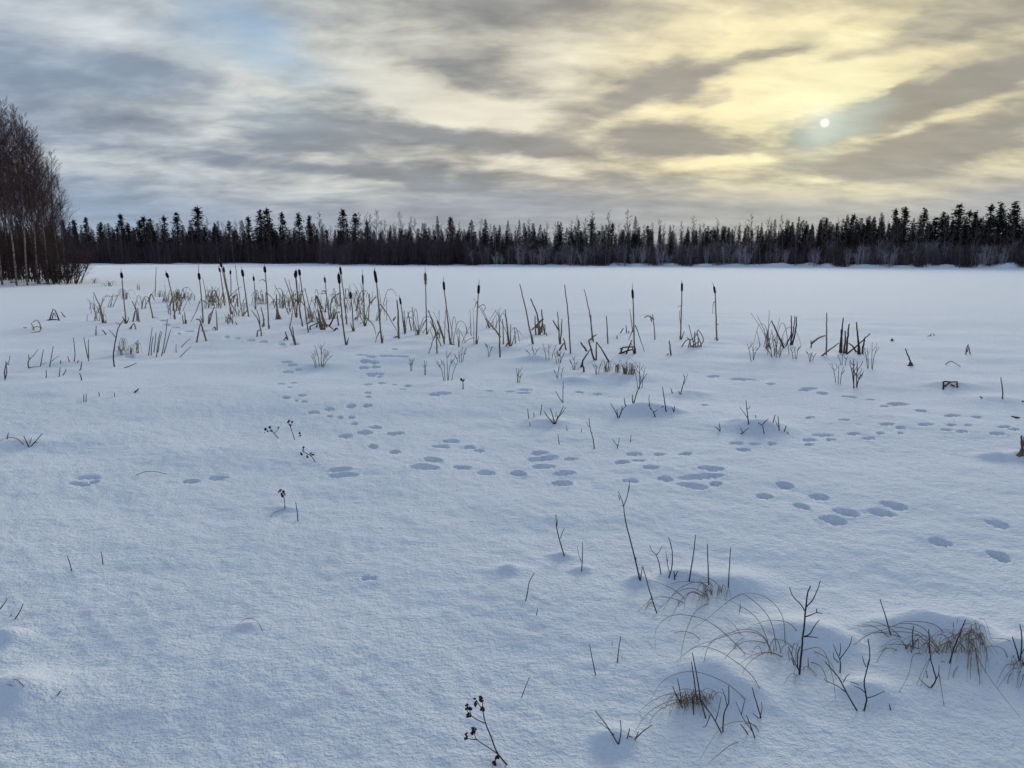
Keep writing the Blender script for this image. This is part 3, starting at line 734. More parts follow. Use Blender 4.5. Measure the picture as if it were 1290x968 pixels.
cattail('3','stubby cattail leaning left beside a pale fluffy broken one',[(845,405),(835,320)],(827,258),(820,222),(819,205),[[(845,400),(843,340),(845,290)]],hw=3.2)
cattail('3','cattail with a pale fluffy unravelling head',[(957,409),(955,280)],(952,155),(950,97),(949,62),[[(956,330),(935,370),(918,411)],[(956,375),(940,400),(928,432)]],fluff=True,hw=3.8)
cattail('3','cattail with a frayed head beside a bare stem from the same foot',[(1077,459),(1060,300)],(1047,185),(1043,140),(1045,112),[[(1048,458),(1050,360),(1053,285)],[(1010,340),(1030,400),(1045,440)]],hw=4.0,w=2.3)
cattail('3','cattail with a curled leaf hooked at its right side',[(1210,457),(1213,300)],(1220,203),(1222,158),(1225,128),[[(1215,240),(1205,258),(1200,275)],[(1217,275),(1240,258),(1255,268),(1250,285),(1238,298)],[(1197,458),(1196,360),(1191,275)],[(1183,418),(1180,350),(1177,283)],[(1200,425),(1170,435),(1145,455)]])
cattail('4','cattail standing over a square frame of broken dark stems',[(1126,467),(1122,300)],(1118,188),(1115,140),(1115,106),[[(1117,355),(1110,300),(1101,240)],[(1130,322),(1150,380),(1177,457)],[(1115,350),(1105,375),(1095,395)]],w=2.3,hw=3.8)
cattail('5','straight cattail standing apart on the open lake side',[(196,222),(198,140)],(200,70),(200,42),(199,30),[[(196,180),(193,150),(193,130)],[(197,115),(188,118)]],hw=3.6)
cattail('5','rightmost cattail, its tip bent and one torn leaf hanging',[(311,227),(309,150)],(306,76),(302,53),(295,36),[[(307,102),(300,108),(298,140)],[(312,175),(318,173)],[(310,215),(303,225)]],hw=3.6,w=2.2)

def reeds(c, label, stalks, w=2.2, m_='straw', name='reed_clump', cat='reeds', group='broken headless reeds', part='stalk', land=False):
    W0, dep0 = lift(c, [p for p in stalks[0] if p != 'g'], None); loc = W0[0]
    root = empty(name, loc, label, cat, group)
    for i, s in enumerate(stalks):
        ln = land or (len(s) > 2 and s[-1] == 'g')
        s = [p for p in s if p != 'g']
        px = U(c, s[0]); g = depth_of(ground(*px)); on = g if abs(g-dep0)/dep0 < .12 else dep0
        if px[1] < U(c, stalks[0][0])[1]-9: on = dep0*(1+rnd.uniform(-.01,.01))
        P, _ = lift(c, s, on, land=ln, sway=.02)
        mb = MB(); k = rnd.uniform(.8,1.15); strand(mb, P, wpx(w, dep0)*1.1*k, wpx(w, dep0)*.6*k, 5, .0025)
        o = mb.build(part, MT[m_], root, loc)
    return root
reeds('2','pair of leaning headless stalks left of the leftmost cattail',[[(208,352),(185,270),(152,195)],[(198,352),(190,300),(180,250)],[(215,352),(216,336)]])
reeds('2','folded stalk between the two leftmost cattails',[[(455,328),(440,260),(432,222)],[(434,240),(445,205),(462,235)]])
reeds('2','short snapped pair just right of the leftmost cattail',[[(384,345),(380,310),(377,275)],[(352,345),(362,300),(368,285),(348,240)],[(374,340),(372,300),(366,270)]])
reeds('2','tiny triangle of snapped stalks on the snow near the leftmost cattail',[[(367,384),(362,362),(355,355)],[(335,384),(350,362),(360,352)],[(345,380),(348,366)]],w=2.4)
reeds('2','single thin upright stalk far behind on the lake, left of the second cattail',[[(465,218),(468,140),(470,65)]],w=1.5)
reeds('2','short thin stalk far behind right of the propped cattail',[[(728,230),(718,180),(707,125)]],w=1.4)
reeds('2','bushy broken clump right of the propped cattail',[[(737,358),(745,310),(770,270)],[(740,356),(755,300),(768,255)],[(735,355),(738,315),(757,290)],[(780,388),(778,330),(774,285)],[(772,388),(768,372),(755,385)]],w=1.9)
reeds('2','low pale sheaths left of the propped cattail\'s foot',[[(618,355),(617,320),(615,295)],[(610,355),(606,330),(604,310)],[(624,354),(622,335)]],w=2)
reeds('2','folded knee of a stalk in front of the propped cattail',[[(724,443),(712,400),(700,360),(690,335),(672,332)],[(676,450),(685,400),(694,358)]],w=2.8)
reeds('2','long thin stalk passing behind the leaning cattail',[[(908,316),(890,190),(872,58)],[(912,312),(925,298),(935,280)]],w=1.6)
reeds('2','broken bundle at the foot of the left cluster',[[(835,356),(835,330),(838,306)],[(860,356),(850,325),(836,308)],[(845,330),(835,325)],[(880,360),(872,345)],[(885,262),(884,230),(880,200)],[(862,240),(870,215),(884,205)],[(770,190),(785,230),(792,265)]],w=2)
reeds('2','short crooked stalks in front of the straight tall cattail',[[(1006,418),(1000,380),(985,330),(955,288)],[(984,420),(985,395),(1000,385)],[(1000,378),(994,330),(982,285)],[(1018,360),(1012,310),(1002,270)],[(1012,365),(1020,330)]],w=2.4)
reeds('2','rust brown cone of sheaths right of the straight tall cattail',[[(1090,333),(1085,280),(1080,205)],[(1098,333),(1090,300),(1084,260)],[(1080,333),(1083,310),(1082,280)],[(1104,332),(1096,310)]],w=2.8)
reeds('2','crossed thin stalks behind the rust brown cone',[[(1143,308),(1110,230),(1072,160)],[(1110,275),(1112,220),(1110,185)]],w=1.7)
reeds('3b','thin leaning stalks left of the three crowded heads',[[(300,640),(250,420),(170,185)],[(320,620),(260,400),(220,205)],[(290,600),(270,460),(262,410)],[(350,660),(345,560),(355,520)]],w=1.7)
reeds('3b','thin leaning stalks right of the three crowded heads',[[(490,655),(450,500),(408,310)],[(500,700),(470,610),(462,560)],[(450,655),(440,570),(425,520)]],w=1.7)
reeds('3b','forked split stalk in front of the three crowded heads',[[(292,965),(250,820),(232,760),(245,690),(262,590)],[(300,965),(275,840),(262,755)],[(210,905),(190,850),(175,810)],[(170,912),(185,875),(205,912)]],w=2.7)
reeds('3b','spiky rust footed clump under the broken leaf flag',[[(600,790),(570,650),(555,550)],[(620,795),(590,680),(565,570)],[(640,790),(620,680),(580,560)],[(660,760),(610,620),(530,385)],[(645,750),(600,640),(590,540)],[(590,790),(560,690),(540,640)],[(610,795),(612,720)],[(630,795),(650,730),(735,780)],[(600,530),(540,400),(520,520)],[(540,760),(550,700)]],w=2.6)
reeds('3b','low bent dark stem hooked over the snow left of the rust footed clump',[[(468,792),(468,750),(490,740),(552,710)],[(430,722),(460,705),(490,690)]],w=2.4,m_='straw_dark')
reeds('3b','dark pointed arch of stems between the rust footed clump and the thick headed cattail',[[(795,740),(785,650),(772,575)],[(692,745),(730,670),(768,590)],[(745,800),(770,770),(790,785)],[(800,590),(795,575)]],w=2.6,m_='straw_dark')
reeds('3b','tiny dark arch on the snow left of the worn headed cattail',[[(985,680),(1000,645),(1015,680)],[(990,670),(1010,672)]],w=2,m_='straw_dark')
reeds('3b','two thin tilted stubs left of the worn headed cattail',[[(1065,675),(1045,620),(1025,575)],[(1058,600),(1045,560),(1035,510)],[(1155,405),(1154,370)]],w=1.7)
reeds('3','pale fluffy broken stalk beside the stubby cattail',[[(817,430),(813,350),(812,300),(806,235)],[(795,425),(806,420),(815,432)],[(790,335),(800,320)]],w=3.2,m_='leafstraw')
reeds('3','straight thin stalks right of the stubby cattail',[[(893,392),(889,330),(884,270)],[(880,390),(870,340),(862,295)],[(850,400),(845,340),(842,290)],[(912,395),(900,375)]],w=1.8)
reeds('3','leaning stalks and bent leaves in front of the frayed cattail',[[(1010,505),(1008,440),(1012,395),(990,440),(968,508)],[(1030,470),(1000,395),(975,340)],[(1000,385),(985,340),(966,285)],[(1045,450),(1030,385),(1012,338)],[(1120,465),(1118,440),(1115,420)],[(1085,460),(1100,462)]],w=2.2)
reeds('3','lone slanting stalk far right of the curled leaf cattail',[[(1300,385),(1282,360),(1262,332)]],w=1.8)
reeds('3','short stub left of the curled leaf cattail',[[(1162,405),(1160,385),(1158,368)]],w=1.8)
reeds('4','fan of straight cut stalks between the curled leaf cattail and the long bare stems',[[(490,430),(480,330),(468,243)],[(442,484),(440,380),(437,258)],[(460,420),(459,350),(456,290)],[(495,430),(496,370),(497,318)],[(522,415),(520,380),(516,337)],[(440,376),(410,335),(374,290)],[(472,430),(485,405),(480,380)],[(500,428),(508,405)]],w=2.3)
reeds('4','very long bare stem leaning left, first of the headless tall ones',[[(608,418),(590,320),(568,215),(543,113)],[(612,418),(608,390),(604,370)]],w=2.2)
reeds('4','matted clump with a spike on top right of the first long bare stem',[[(640,372),(638,320),(630,262),(598,187)],[(624,372),(622,320),(620,275)],[(648,370),(640,310),(630,265)],[(665,424),(668,370),(660,310)],[(662,422),(670,360),(672,320)],[(655,360),(658,300),(654,243)],[(632,330),(650,300),(664,292)],[(704,438),(690,400),(675,360)],[(700,436),(710,405),(730,395)],[(606,345),(620,330),(645,300)],[(640,365),(652,330),(668,320)]],w=2.8)
reeds('4','three upright stalks and a stub left of the second long bare stem',[[(746,418),(740,330),(735,254)],[(750,418),(755,340),(757,290)],[(740,345),(725,320),(711,298)],[(778,447),(772,415),(766,388)],[(745,450),(758,425),(766,415)]],w=2.6)
reeds('4','second very long bare stem, nearly straight, standing alone',[[(801,466),(793,330),(783,220),(771,116)]],w=2.3)
reeds('4','third long bare stem leaning left with a crossing leaf near its foot',[[(917,408),(905,310),(890,220),(869,138)],[(898,398),(915,382),(934,368)],[(912,400),(906,330),(904,270)]],w=2.3)
reeds('4','dark broken tripod of stems below the third long bare stem',[[(922,500),(908,450),(896,410),(894,395)],[(862,508),(880,475),(902,443)],[(930,500),(931,450),(932,408)],[(995,508),(965,455),(935,410)],[(854,535),(862,515),(862,508)],[(880,448),(865,428),(852,408)],[(868,560),(866,535),(860,515)]],w=2.9,m_='straw_dark')
reeds('4','straight single stub between the third long stem and the framed cattail',[[(991,416),(987,340),(983,275)]],w=2.4)
reeds('4','square frame of dark broken stems lying at a cattail foot',[[(1052,468),(1060,450),(1065,436),(1100,433),(1128,433)],[(1128,467),(1129,450),(1128,434)],[(1084,470),(1098,432),(1112,398)],[(1060,445),(1095,460),(1125,455)],[(1055,466),(1090,452),(1120,445)]],w=3.0,m_='straw_dark')
reeds('4','short stalk with a drooping torn leaf right of the framed cattail',[[(1230,395),(1225,330),(1217,266)],[(1218,290),(1205,278),(1190,275),(1175,285)],[(1212,300),(1205,280)]],w=2.2)
reeds('4','faint stubs on the lake behind the framed cattail',[[(1086,362),(1084,340),(1082,322)],[(1055,362),(1065,345),(1070,338)],[(1098,362),(1096,350)],[(1038,390),(1036,375)],[(1180,457),(1177,442)]],w=2.0)
reeds('5','leaning stub left of the rightmost cattails',[[(165,273),(163,250),(160,226)],[(154,272),(158,266)]],w=2.6)
reeds('5','tangled dry sedge clump between the two rightmost cattails',[[(240,248),(232,215),(222,175)],[(245,248),(240,215),(242,195)],[(250,248),(252,220),(248,195)],[(235,248),(240,220),(252,192)],[(262,246),(255,220),(240,200)],[(222,248),(225,230),(240,215)],[(200,245),(215,225),(232,222)],[(255,245),(268,228),(262,205),(250,190)],[(228,246),(225,225),(215,215)],[(230,246),(245,235),(258,228)]],w=2.0,m_='leafstraw')
reeds('5','dark stalks in a V behind the shrub right of the cattails',[[(525,250),(505,205),(486,163)],[(548,240),(549,190),(549,147)],[(545,240),(556,190),(560,147)],[(551,240),(562,195),(565,150)],[(530,245),(540,225),(548,205)]],w=2.6,m_='straw_dark')
reeds('5','tall square cut stalk with a leaf crossing on its left',[[(660,272),(661,200),(661,137)],[(617,232),(635,218),(657,210)],[(645,275),(672,255),(700,234)],[(612,246),(612,235),(611,226)]],w=2.8)
reeds('5','group of thick brown stalks with a long slanting leaf',[[(708,266),(710,210),(714,153)],[(703,264),(706,230),(708,190)],[(723,266),(728,220),(733,173)],[(716,266),(720,230),(720,195)],[(763,270),(761,220),(756,167)],[(768,270),(764,235),(762,215)],[(724,270),(760,240),(800,203)],[(755,262),(745,245),(732,235)],[(775,268),(778,240),(785,215)]],w=3.0,m_='straw_dark')
reeds('5','short curved stub with a dark knob on the open snow',[[(932,306),(925,285),(912,252)],[(922,306),(928,298),(936,306)],[(936,306),(932,295)],[(926,307),(925,296)]],w=2.4,m_='straw_dark')
reeds('5','bent reed forming a low bracket on the snow at the right',[[(1033,382),(1034,368),(1035,357),(1056,358),(1077,357)],[(1077,373),(1077,365),(1077,357)],[(1036,374),(1050,362),(1060,358)],[(1060,366),(1070,372)]],w=3.2,m_='straw_dark')
reeds('5','small pale tripod of stalks far out on the open snow',[[(1104,270),(1108,252),(1113,238)],[(1119,270),(1115,252),(1112,238)],[(1110,262),(1112,250)]],w=1.9)
reeds('5','thin single reed standing upright near the right edge',[[(1222,412),(1221,380),(1217,343)]],w=2.0)
reeds('5','low pale arch of grass on the open snow',[[(1040,303),(1055,292),(1070,298),(1088,308),'g']],w=1.4,m_='leafstraw')
reeds('5','small dark crumbs of reed far out on the lake snow',[[(868,226),(870,220)],[(872,226),(871,221)]],w=2.6,m_='straw_dark')
reeds('5','tiny low twigs far out near the top of the open lake',[[(990,212),(994,204)],[(1005,210),(1000,202)],[(985,212),(1010,208)]],w=1.4)
reeds('5','bits of buried reed poking from the snow near the right edge',[[(1155,408),(1150,404)],[(1258,470),(1250,468),(1242,472)],[(1270,472),(1262,470)],[(1286,420),(1290,416)]],w=3,m_='straw_dark')
reeds('F','thick brown split stump at the right edge of the scene',[[(1287,574),(1288,562),(1287,549)],[(1291,575),(1291,560),(1290,550)],[(1284,575),(1287,565),(1286,550)],[(1295,575),(1297,560),(1299,548)],[(1283,573),(1290,566)]],w=4.2,m_='straw')
reeds('L','dark little A shaped frame of twigs on the left snow',[[(500,275),(520,215),(540,155)],[(600,275),(580,215),(555,165)],[(490,272),(545,262),(600,272)],[(530,255),(545,200),(570,240)],[(660,238),(640,215),(620,190)]],w=2.0,m_='straw_dark')
reeds('L','wispy ring of curled leaf stems below the A shaped frame',[[(330,395),(400,385),(410,350),(375,335),(345,350),(350,385)],[(420,360),(400,300),(370,270),(330,295)],[(330,370),(340,340),(320,345)],[(320,310),(340,340)],[(270,350),(240,345)]],w=1.5)

def twigs(c, label, stems, w=2.0, m_='twig', name='bare_twig', cat='twig', group='bare twigs in the snow', sub='branch', tips=.55):
    """stems: list; an entry that starts on the snow is a stem, an entry ('b', ...) is a branch of the stem before it"""
    first = [p for p in stems[0] if p != 'b']
    W0, dep0 = lift(c, first, None); loc = W0[0]
    root = empty(name, loc, label, cat, group); cur = None; curdep = dep0
    for s in stems:
        isb = s[0] == 'b'; s = [p for p in s if p not in ('b', 'g')]
        if not isb:
            g = depth_of(ground(*U(c, s[0]))); curdep = g if abs(g-dep0)/dep0 < .15 else dep0
        P, _ = lift(c, s, curdep, sway=.0 if isb else .015, from_ground=not isb)
        mb = MB(); k = .62 if isb else 1.0
        strand(mb, P, wpx(w, curdep)*k, wpx(w, curdep)*k*tips, 5, wpx(w, curdep)*.12)
        if isb: mb.build(sub, MT[m_], cur or root, loc)
        else: cur = mb.build('stem', MT[m_], root, loc)
    return root
twigs('6','tallest bare twig with a forked tip, standing over the foreground grass',[[(250,326),(235,260),(212,170),(205,122)],['b',(205,124),(200,105),(190,84)],['b',(206,124),(216,95),(222,56)],['b',(195,108),(191,95)],['b',(218,85),(222,70)],['b',(238,275),(240,262)]],w=2.6)
twigs('6','short twig with one side shoot left of the tallest twig',[[(45,260),(33,220),(24,180),(22,146)],['b',(34,212),(40,195),(46,184)],['b',(25,178),(27,160)]],w=2.2)
twigs('6','tiny straight twig with a stub beside it, right of the side shoot twig',[[(92,300),(94,260),(94,222)],['b',(91,275),(84,255),(80,232)]],w=1.8)
twigs('6','leaning bare twig just below the foot of the tallest twig',[[(295,413),(275,350),(258,288)]],w=2.2)
twigs('6','bent twig loop right at the foot of the tallest twig',[[(250,330),(254,305),(256,288)],['b',(252,312),(243,300)]],w=1.8)
twigs('6','forked pale twig behind the foreground grass, left of its twin',[[(306,308),(302,280),(294,255)],['b',(294,256),(285,248),(276,234)],['b',(295,256),(302,248),(310,232)],['b',(280,241),(276,230)]],w=1.9)
twigs('6','doubly forked twig behind the foreground grass, taller of the twins',[[(328,318),(335,295),(338,262),(334,230),(327,208)],['b',(330,305),(324,280),(320,248)],['b',(336,235),(331,225)],['b',(324,278),(326,262)]],w=2.0)
twigs('6','pair of tiny stubs beside the doubly forked twig',[[(346,314),(349,306),(353,300)],[(343,312),(342,300)]],w=1.8)
twigs('6','straight slightly leaning twig second from right behind the foreground grass',[[(383,330),(389,290),(396,245),(400,202)],['b',(392,268),(395,256)]],w=2.3)
twigs('6','upright thin twig rising from the densest part of the grass arch',[[(436,338),(434,280),(432,226)]],w=2.2)
twigs('6','upright thin twig standing clear right of the grass arch',[[(489,345),(492,290),(495,236)]],w=2.0)
twigs('6','large many branched sapling twig in the middle of the foreground grass',[[(682,580),(687,520),(693,460),(699,400),(704,360),(712,340)],['b',(699,412),(685,390),(664,368),(655,344)],['b',(699,398),(718,378),(730,352),(739,326)],['b',(698,424),(715,418),(728,413),(744,416)],['b',(694,478),(710,470),(722,450),(736,432)],['b',(694,478),(710,478),(732,481)],['b',(728,414),(728,402)],['b',(682,572),(668,545),(652,505)],['b',(676,560),(678,520),(684,505)],['b',(668,556),(660,535)]],w=3.4)
twigs('6','thin stub beside the large branched sapling',[[(706,560),(705,535)]],w=1.8)
twigs('6','crooked twig with a long side arm, right one of the crossing pair',[[(856,678),(863,655),(861,630),(857,600),(864,570),(872,530),(868,484)],['b',(862,645),(885,638),(913,625)],['b',(861,630),(845,618),(830,612)],['b',(862,560),(856,545),(852,530)],['b',(866,556),(870,540)]],w=2.8)
twigs('6','crooked twig leaning left, left one of the crossing pair',[[(838,678),(815,640),(790,592),(765,562),(750,545)],['b',(812,632),(785,612),(755,598),(748,590)],['b',(800,602),(810,585),(818,580)],['b',(820,600),(830,603),(843,608)]],w=2.6)
twigs('6','forked upright twig above the crossing pair',[[(792,575),(793,555),(790,535)],['b',(790,540),(805,520),(818,500),(825,476)],['b',(789,536),(780,515),(774,498)],['b',(790,530),(793,512),(792,495)],['b',(788,548),(776,535),(773,520)]],w=2.6)
twigs('6','thin straight stick above the flattened right grass',[[(930,476),(917,430),(900,376)]],w=2.3)
twigs('6','short upright stick in the flattened right grass',[[(989,502),(988,475),(991,448)]],w=2.2)
twigs('6','dark diagonal stick in the drooping grass at the right',[[(1088,552),(1098,515),(1112,480),(1132,431)]],w=2.5)
twigs('6','curved forked twig low in front of the drooping right grass',[[(1035,618),(1050,598),(1046,570),(1036,530),(1032,458)],['b',(1050,598),(1058,580),(1060,555)],['b',(1034,616),(1020,605),(1005,590)],['b',(1028,590),(1026,570)]],w=2.5)
twigs('6','forked dark twig at the right edge of the foreground',[[(1278,545),(1270,515),(1258,478)],[(1279,545),(1284,490),(1279,444)],['b',(1280,530),(1288,515),(1295,505)]],w=2.6)
twigs('6','lone short stick on the empty snow, left one of two',[[(130,582),(122,545),(113,499)]],w=1.9)
twigs('6','lone short stick on the empty snow, right one of two',[[(189,547),(192,515),(198,476)],['b',(175,502),(174,490)]],w=1.9)
twigs('6','low V shaped twig at the bottom left of the foreground grass',[[(190,768),(170,735),(150,705),(129,679)],['b',(180,745),(160,725),(133,707)],[(192,768),(198,740),(197,704)]],w=2.2)
twigs('6','scrap of crooked twig lying right of the low V shaped twig',[[(216,752),(220,735),(222,726)],[(236,756),(258,735),(283,717)],[(238,754),(246,735)],['b',(220,748),(230,750)]],w=2.2)
twigs('6','tall dark twin sticks rising from the lower left grass tuft',[[(414,655),(405,590),(392,522)],[(404,650),(396,590),(389,545)],[(428,700),(420,670),(412,650)]],w=2.4)
twigs('6','cluster of small upright sticks inside the lower left grass tuft',[[(362,660),(357,620),(351,592)],[(366,672),(350,640),(338,612)],[(396,690),(392,650),(388,630)],[(380,655),(372,625)]],w=2.0)
twigs('6','long dark twig slanting to the right out of the lower left grass tuft',[[(470,738),(450,700),(425,665),(410,640)],['b',(455,705),(462,680),(470,640)],['b',(440,690),(428,720),(418,722)],[(475,735),(477,690),(490,655),(490,612)],['b',(486,668),(480,640),(472,618)]],w=2.4)
twigs('6','knobbly forked twig right of the lower left grass tuft',[[(562,756),(550,720),(538,690)],['b',(555,735),(530,700),(510,655)],['b',(524,690),(530,665),(535,645)],[(545,745),(530,725),(522,715)],[(578,700),(568,665),(554,616)],['b',(574,698),(580,675),(579,655)],['b',(572,700),(555,685)]],w=2.4)
twigs('6','tiny dark chip of twig on the smooth snow',[[(926,664),(923,652)]],w=1.8)
twigs('6','tiny upright stub between the grass arches',[[(520,412),(522,388)],['b',(521,402),(525,398)]],w=1.6)
twigs('8b','thin curved twig with a knob on its tip, on the smooth snow',[[(395,382),(402,350),(408,315),(423,288)],['b',(421,290),(424,286),(426,283)]],w=1.9)
twigs('8b','very short slanting stub under the knobbed twig',[[(433,432),(438,408)]],w=1.6)
twigs('8b','short slanting twig alone on the lower snow',[[(381,720),(392,690),(408,650)]],w=1.7)
# middle distance
twigs('6b','bent twig with a curled side bud on the middle snow',[[(389,342),(384,300),(372,255),(365,203)],['b',(371,248),(360,235),(354,220)],['b',(377,275),(380,268)]],w=1.8)
twigs('6b','spreading bare shrublet with one black bud, on a low hummock',[[(210,228),(202,195),(190,157)],[(212,228),(230,195),(250,150)],['b',(224,205),(245,180),(262,155)],[(205,228),(180,200),(160,170)],['b',(216,200),(218,175)],[(215,228),(222,205),(225,190)],['b',(175,190),(165,178)]],w=2.0)
twigs('6b','thin forked twig behind the shrublet with the black bud',[[(248,135),(248,90),(249,40)],[(244,130),(230,110),(214,82)],['b',(248,75),(252,60)]],w=1.5)
twigs('6b','row of short stubs left of the shrublet with the black bud',[[(93,206),(91,185),(88,163)],[(117,200),(116,180)],[(146,190),(150,165),(152,142)],[(100,240),(98,222)]],w=1.7)
twigs('6b','pair of faint stubs in front of the shrublet with the black bud',[[(231,322),(228,300),(224,278)],[(267,262),(264,240)],[(331,268),(330,252)]],w=1.4)
twigs('6b','faint V of stubs right of the bent twig',[[(493,342),(499,318),(502,292)],[(495,330),(480,312),(472,300)],[(552,310),(554,295),(555,280)]],w=1.4)
twigs('6b','tall twig with a branching tip on top of the left snow hummock',[[(566,144),(580,95),(602,38)],['b',(602,40),(596,15),(590,-10)],['b',(603,38),(615,20),(628,2)],['b',(600,48),(590,30)],[(563,138),(562,118),(561,98)]],w=2.1)
twigs('6b','low bushy twigs at the left foot of the left snow hummock',[[(497,203),(485,175),(463,138)],[(500,203),(512,175),(516,150)],['b',(488,180),(478,160)],['b',(508,180),(522,160),(538,148)],[(495,200),(492,165)],[(530,150),(527,130),(524,112)]],w=1.9)
twigs('6b','bent branching twigs on the right slope of the left snow hummock',[[(664,198),(655,175),(632,142)],['b',(640,150),(636,120),(638,98)],['b',(655,178),(668,172),(676,165)],['b',(648,165),(640,160)]],w=2.0)
twigs('6b','straight stick at the right end of the left snow hummock',[[(714,176),(706,125),(697,64)],['b',(703,150),(690,158)],[(748,176),(752,150)],['b',(748,170),(738,155)]],w=2.1)
twigs('6b','forked pale twig on the bump right of the left snow hummock',[[(779,98),(790,55),(799,15)],['b',(788,62),(798,40),(812,5)],[(775,95),(770,82)],[(742,92),(735,68)],['b',(797,20),(790,5)]],w=1.8,m_='twig_pale')
twigs('6b','tallest twig with side shoots on the right snow hummock',[[(1086,232),(1080,180),(1074,124)],['b',(1082,205),(1065,180),(1046,155)],['b',(1078,165),(1088,158),(1092,150)]],w=2.0)
twigs('6b','scrubby twig ends scattered along the right snow hummock',[[(958,262),(956,245),(954,228)],[(955,262),(945,250),(932,245)],[(1052,276),(1065,265),(1085,250)],[(1060,270),(1050,250)],[(1150,232),(1160,220),(1175,208)],[(1145,235),(1130,225)],[(1156,275),(1152,255),(1148,235)],[(1120,210),(1117,190)],['b',(1158,222),(1170,228)]],w=1.8)
twigs('6b','forked dark twigs at the right end of the right snow hummock',[[(1223,262),(1222,230),(1219,196)],['b',(1222,245),(1212,230),(1208,215)],[(1195,228),(1200,210),(1206,190)],[(1246,266),(1252,250),(1256,238)],[(1262,272),(1255,255)]],w=2.0)
# the band of little shrubs before the reeds
def shrub(c, label, base, top, n, spread, w=1.15, m_='twig_pale', seed=1, group='small bare shrubs at the reed edge'):
    r = random.Random(seed); st = []; n = max(2, int(n*.75)); spread *= 1.15
    hgt = base[1]-top
    for i in range(n):
        f = (i+.5)/n*2-1; tx = base[0]+f*spread+r.uniform(-.12,.12)*spread; hh = hgt*(r.uniform(.6,1.0)-.25*abs(f))
        bx = base[0]+f*spread*.38+r.uniform(-.12,.12)*spread
        a = (bx, base[1]+r.uniform(-.04,.04)*hgt); b_ = (bx+(tx-bx)*.3, base[1]-hh*.5); d_ = (tx, base[1]-hh)
        st.append([a, b_, d_])
        for q in range(r.randint(1, 3)):
            t_ = r.uniform(.4,.85); p = (b_[0]+(d_[0]-b_[0])*(t_*2-1), b_[1]+(d_[1]-b_[1])*(t_*2-1)) if t_ > .5 else (a[0]+(b_[0]-a[0])*t_*2, a[1]+(b_[1]-a[1])*t_*2)
            sg = r.choice((-1,1)); l = hgt*r.uniform(.15,.3)
            st.append(['b', p, (p[0]+sg*l*.45, p[1]-l*.55), (p[0]+sg*l*.6, p[1]-l)])
    return twigs(c, label, st, w, m_, 'bare_shrub', 'shrub', group)
shrub('4','twiggy shrub with the widest spread in front of the frayed cattail',(178,600),440,7,55,seed=3)
shrub('4','dense small shrub between the widest one and the curled leaf cattail',(240,512),415,6,32,seed=4)
shrub('4','sparse two stem shrub below the curled leaf cattail',(388,482),398,3,22,seed=5)
shrub('4','slim upright shrub alone on the snow, forked like a wishbone',(537,614),515,4,17,seed=6)
shrub('4','small twiggy stems on the mound below the matted reed clump',(610,478),415,4,50,seed=7)
shrub('4','pale branching shrub below the three upright stalks',(693,498),395,5,40,seed=8)
shrub('4','reddish twig bundle beside the pale branching shrub',(742,515),425,6,28,seed=9,m_='twig')
shrub('4','open V shaped shrublet on the small bump',(740,590),520,4,32,seed=10)
shrub('4','low shrub just left of the dark broken tripod',(818,548),470,5,26,seed=11)
shrub('4','thin shrub with curling tips right of the sedge patch',(1150,645),490,4,36,seed=12)
shrub('4','narrow stemmed shrub at the left end of the sedge patch',(935,570),500,4,22,seed=13)
shrub('5','grey twiggy shrub left of the stalks in a V',(425,290),215,5,20,seed=14)
shrub('5','wide brown shrub under the stalks in a V',(498,278),195,9,44,seed=15,m_='twig')
shrub('5','small shrub right of the stalks in a V',(560,285),225,5,18,seed=16)
shrub('5','upright shrub in front of the thick brown stalks, tallest of its row',(752,378),265,6,20,seed=17,m_='twig',w=1.9)
shrub('5','leaning shrub left of the upright one, in front of the square cut stalk',(698,362),270,4,24,seed=18)
shrub('5','pale shrub at the right end of the thick brown stalks',(800,316),215,6,26,seed=19)
shrub('5','low fork of stems left of the square cut stalk',(612,292),245,4,22,seed=20)
shrub('5','small twiglets below the thick brown stalks',(712,305),258,5,20,seed=21)
shrub('3','short bushy tuft of woody stems in front of the rust footed reeds',(420,572),445,11,56,seed=22,m_='leafstraw')
shrub('3','two stem twig left of the widest shrub',(878,597),522,3,16,seed=23)
shrub('3','single thin twig left of the widest shrub',(950,612),525,2,8,seed=24)
twigs('2','dark crooked twig with two short arms in the left snow',[[(257,574),(254,510),(268,420),(280,375),(302,338)],['b',(264,425),(250,405),(230,386)],['b',(278,380),(285,360),(265,348)]],w=2.3)
twigs('2','thin pair of straight shoots left of the dark crooked twig',[[(127,546),(127,490),(127,434)],[(124,530),(112,470),(103,424)]],w=1.7,m_='twig_pale')
twigs('2','single straight shoot farther left in the snow',[[(54,548),(58,500),(50,424)],['b',(56,512),(60,490)],[(30,548),(22,520)]],w=1.7,m_='twig_pale')
twigs('2','row of slender grey shoots right of the dark crooked twig',[[(432,516),(440,450),(450,374)],[(445,515),(448,460),(455,420)],[(472,525),(480,450),(492,392)],[(480,500),(488,440),(500,395)],[(498,518),(512,450),(528,330)],[(510,505),(528,440),(545,385)],[(460,500),(465,450),(470,400)]],w=1.7,m_='twig_pale')
twigs('2','two faint slanted shoots right of the slender row',[[(592,525),(615,500),(648,470)],[(598,475),(615,455),(645,430)],[(572,500),(571,480),(572,458)]],w=1.4,m_='twig_pale')
twigs('2','stub and leaning splinter above the dark crooked twig',[[(165,414),(165,390),(166,366)],[(216,410),(205,395),(196,386)]],w=2.0)
twigs('2','stray splinter lying on the snow right of the dark crooked twig',[[(312,578),(340,568),(372,554)]],w=1.6)
twigs('L','forked stem with a low side arm on the left snow',[[(298,760),(285,720),(295,665),(292,620)],['b',(300,668),(340,630),(388,568)],['b',(298,755),(350,745),(410,740)]],w=2.0)
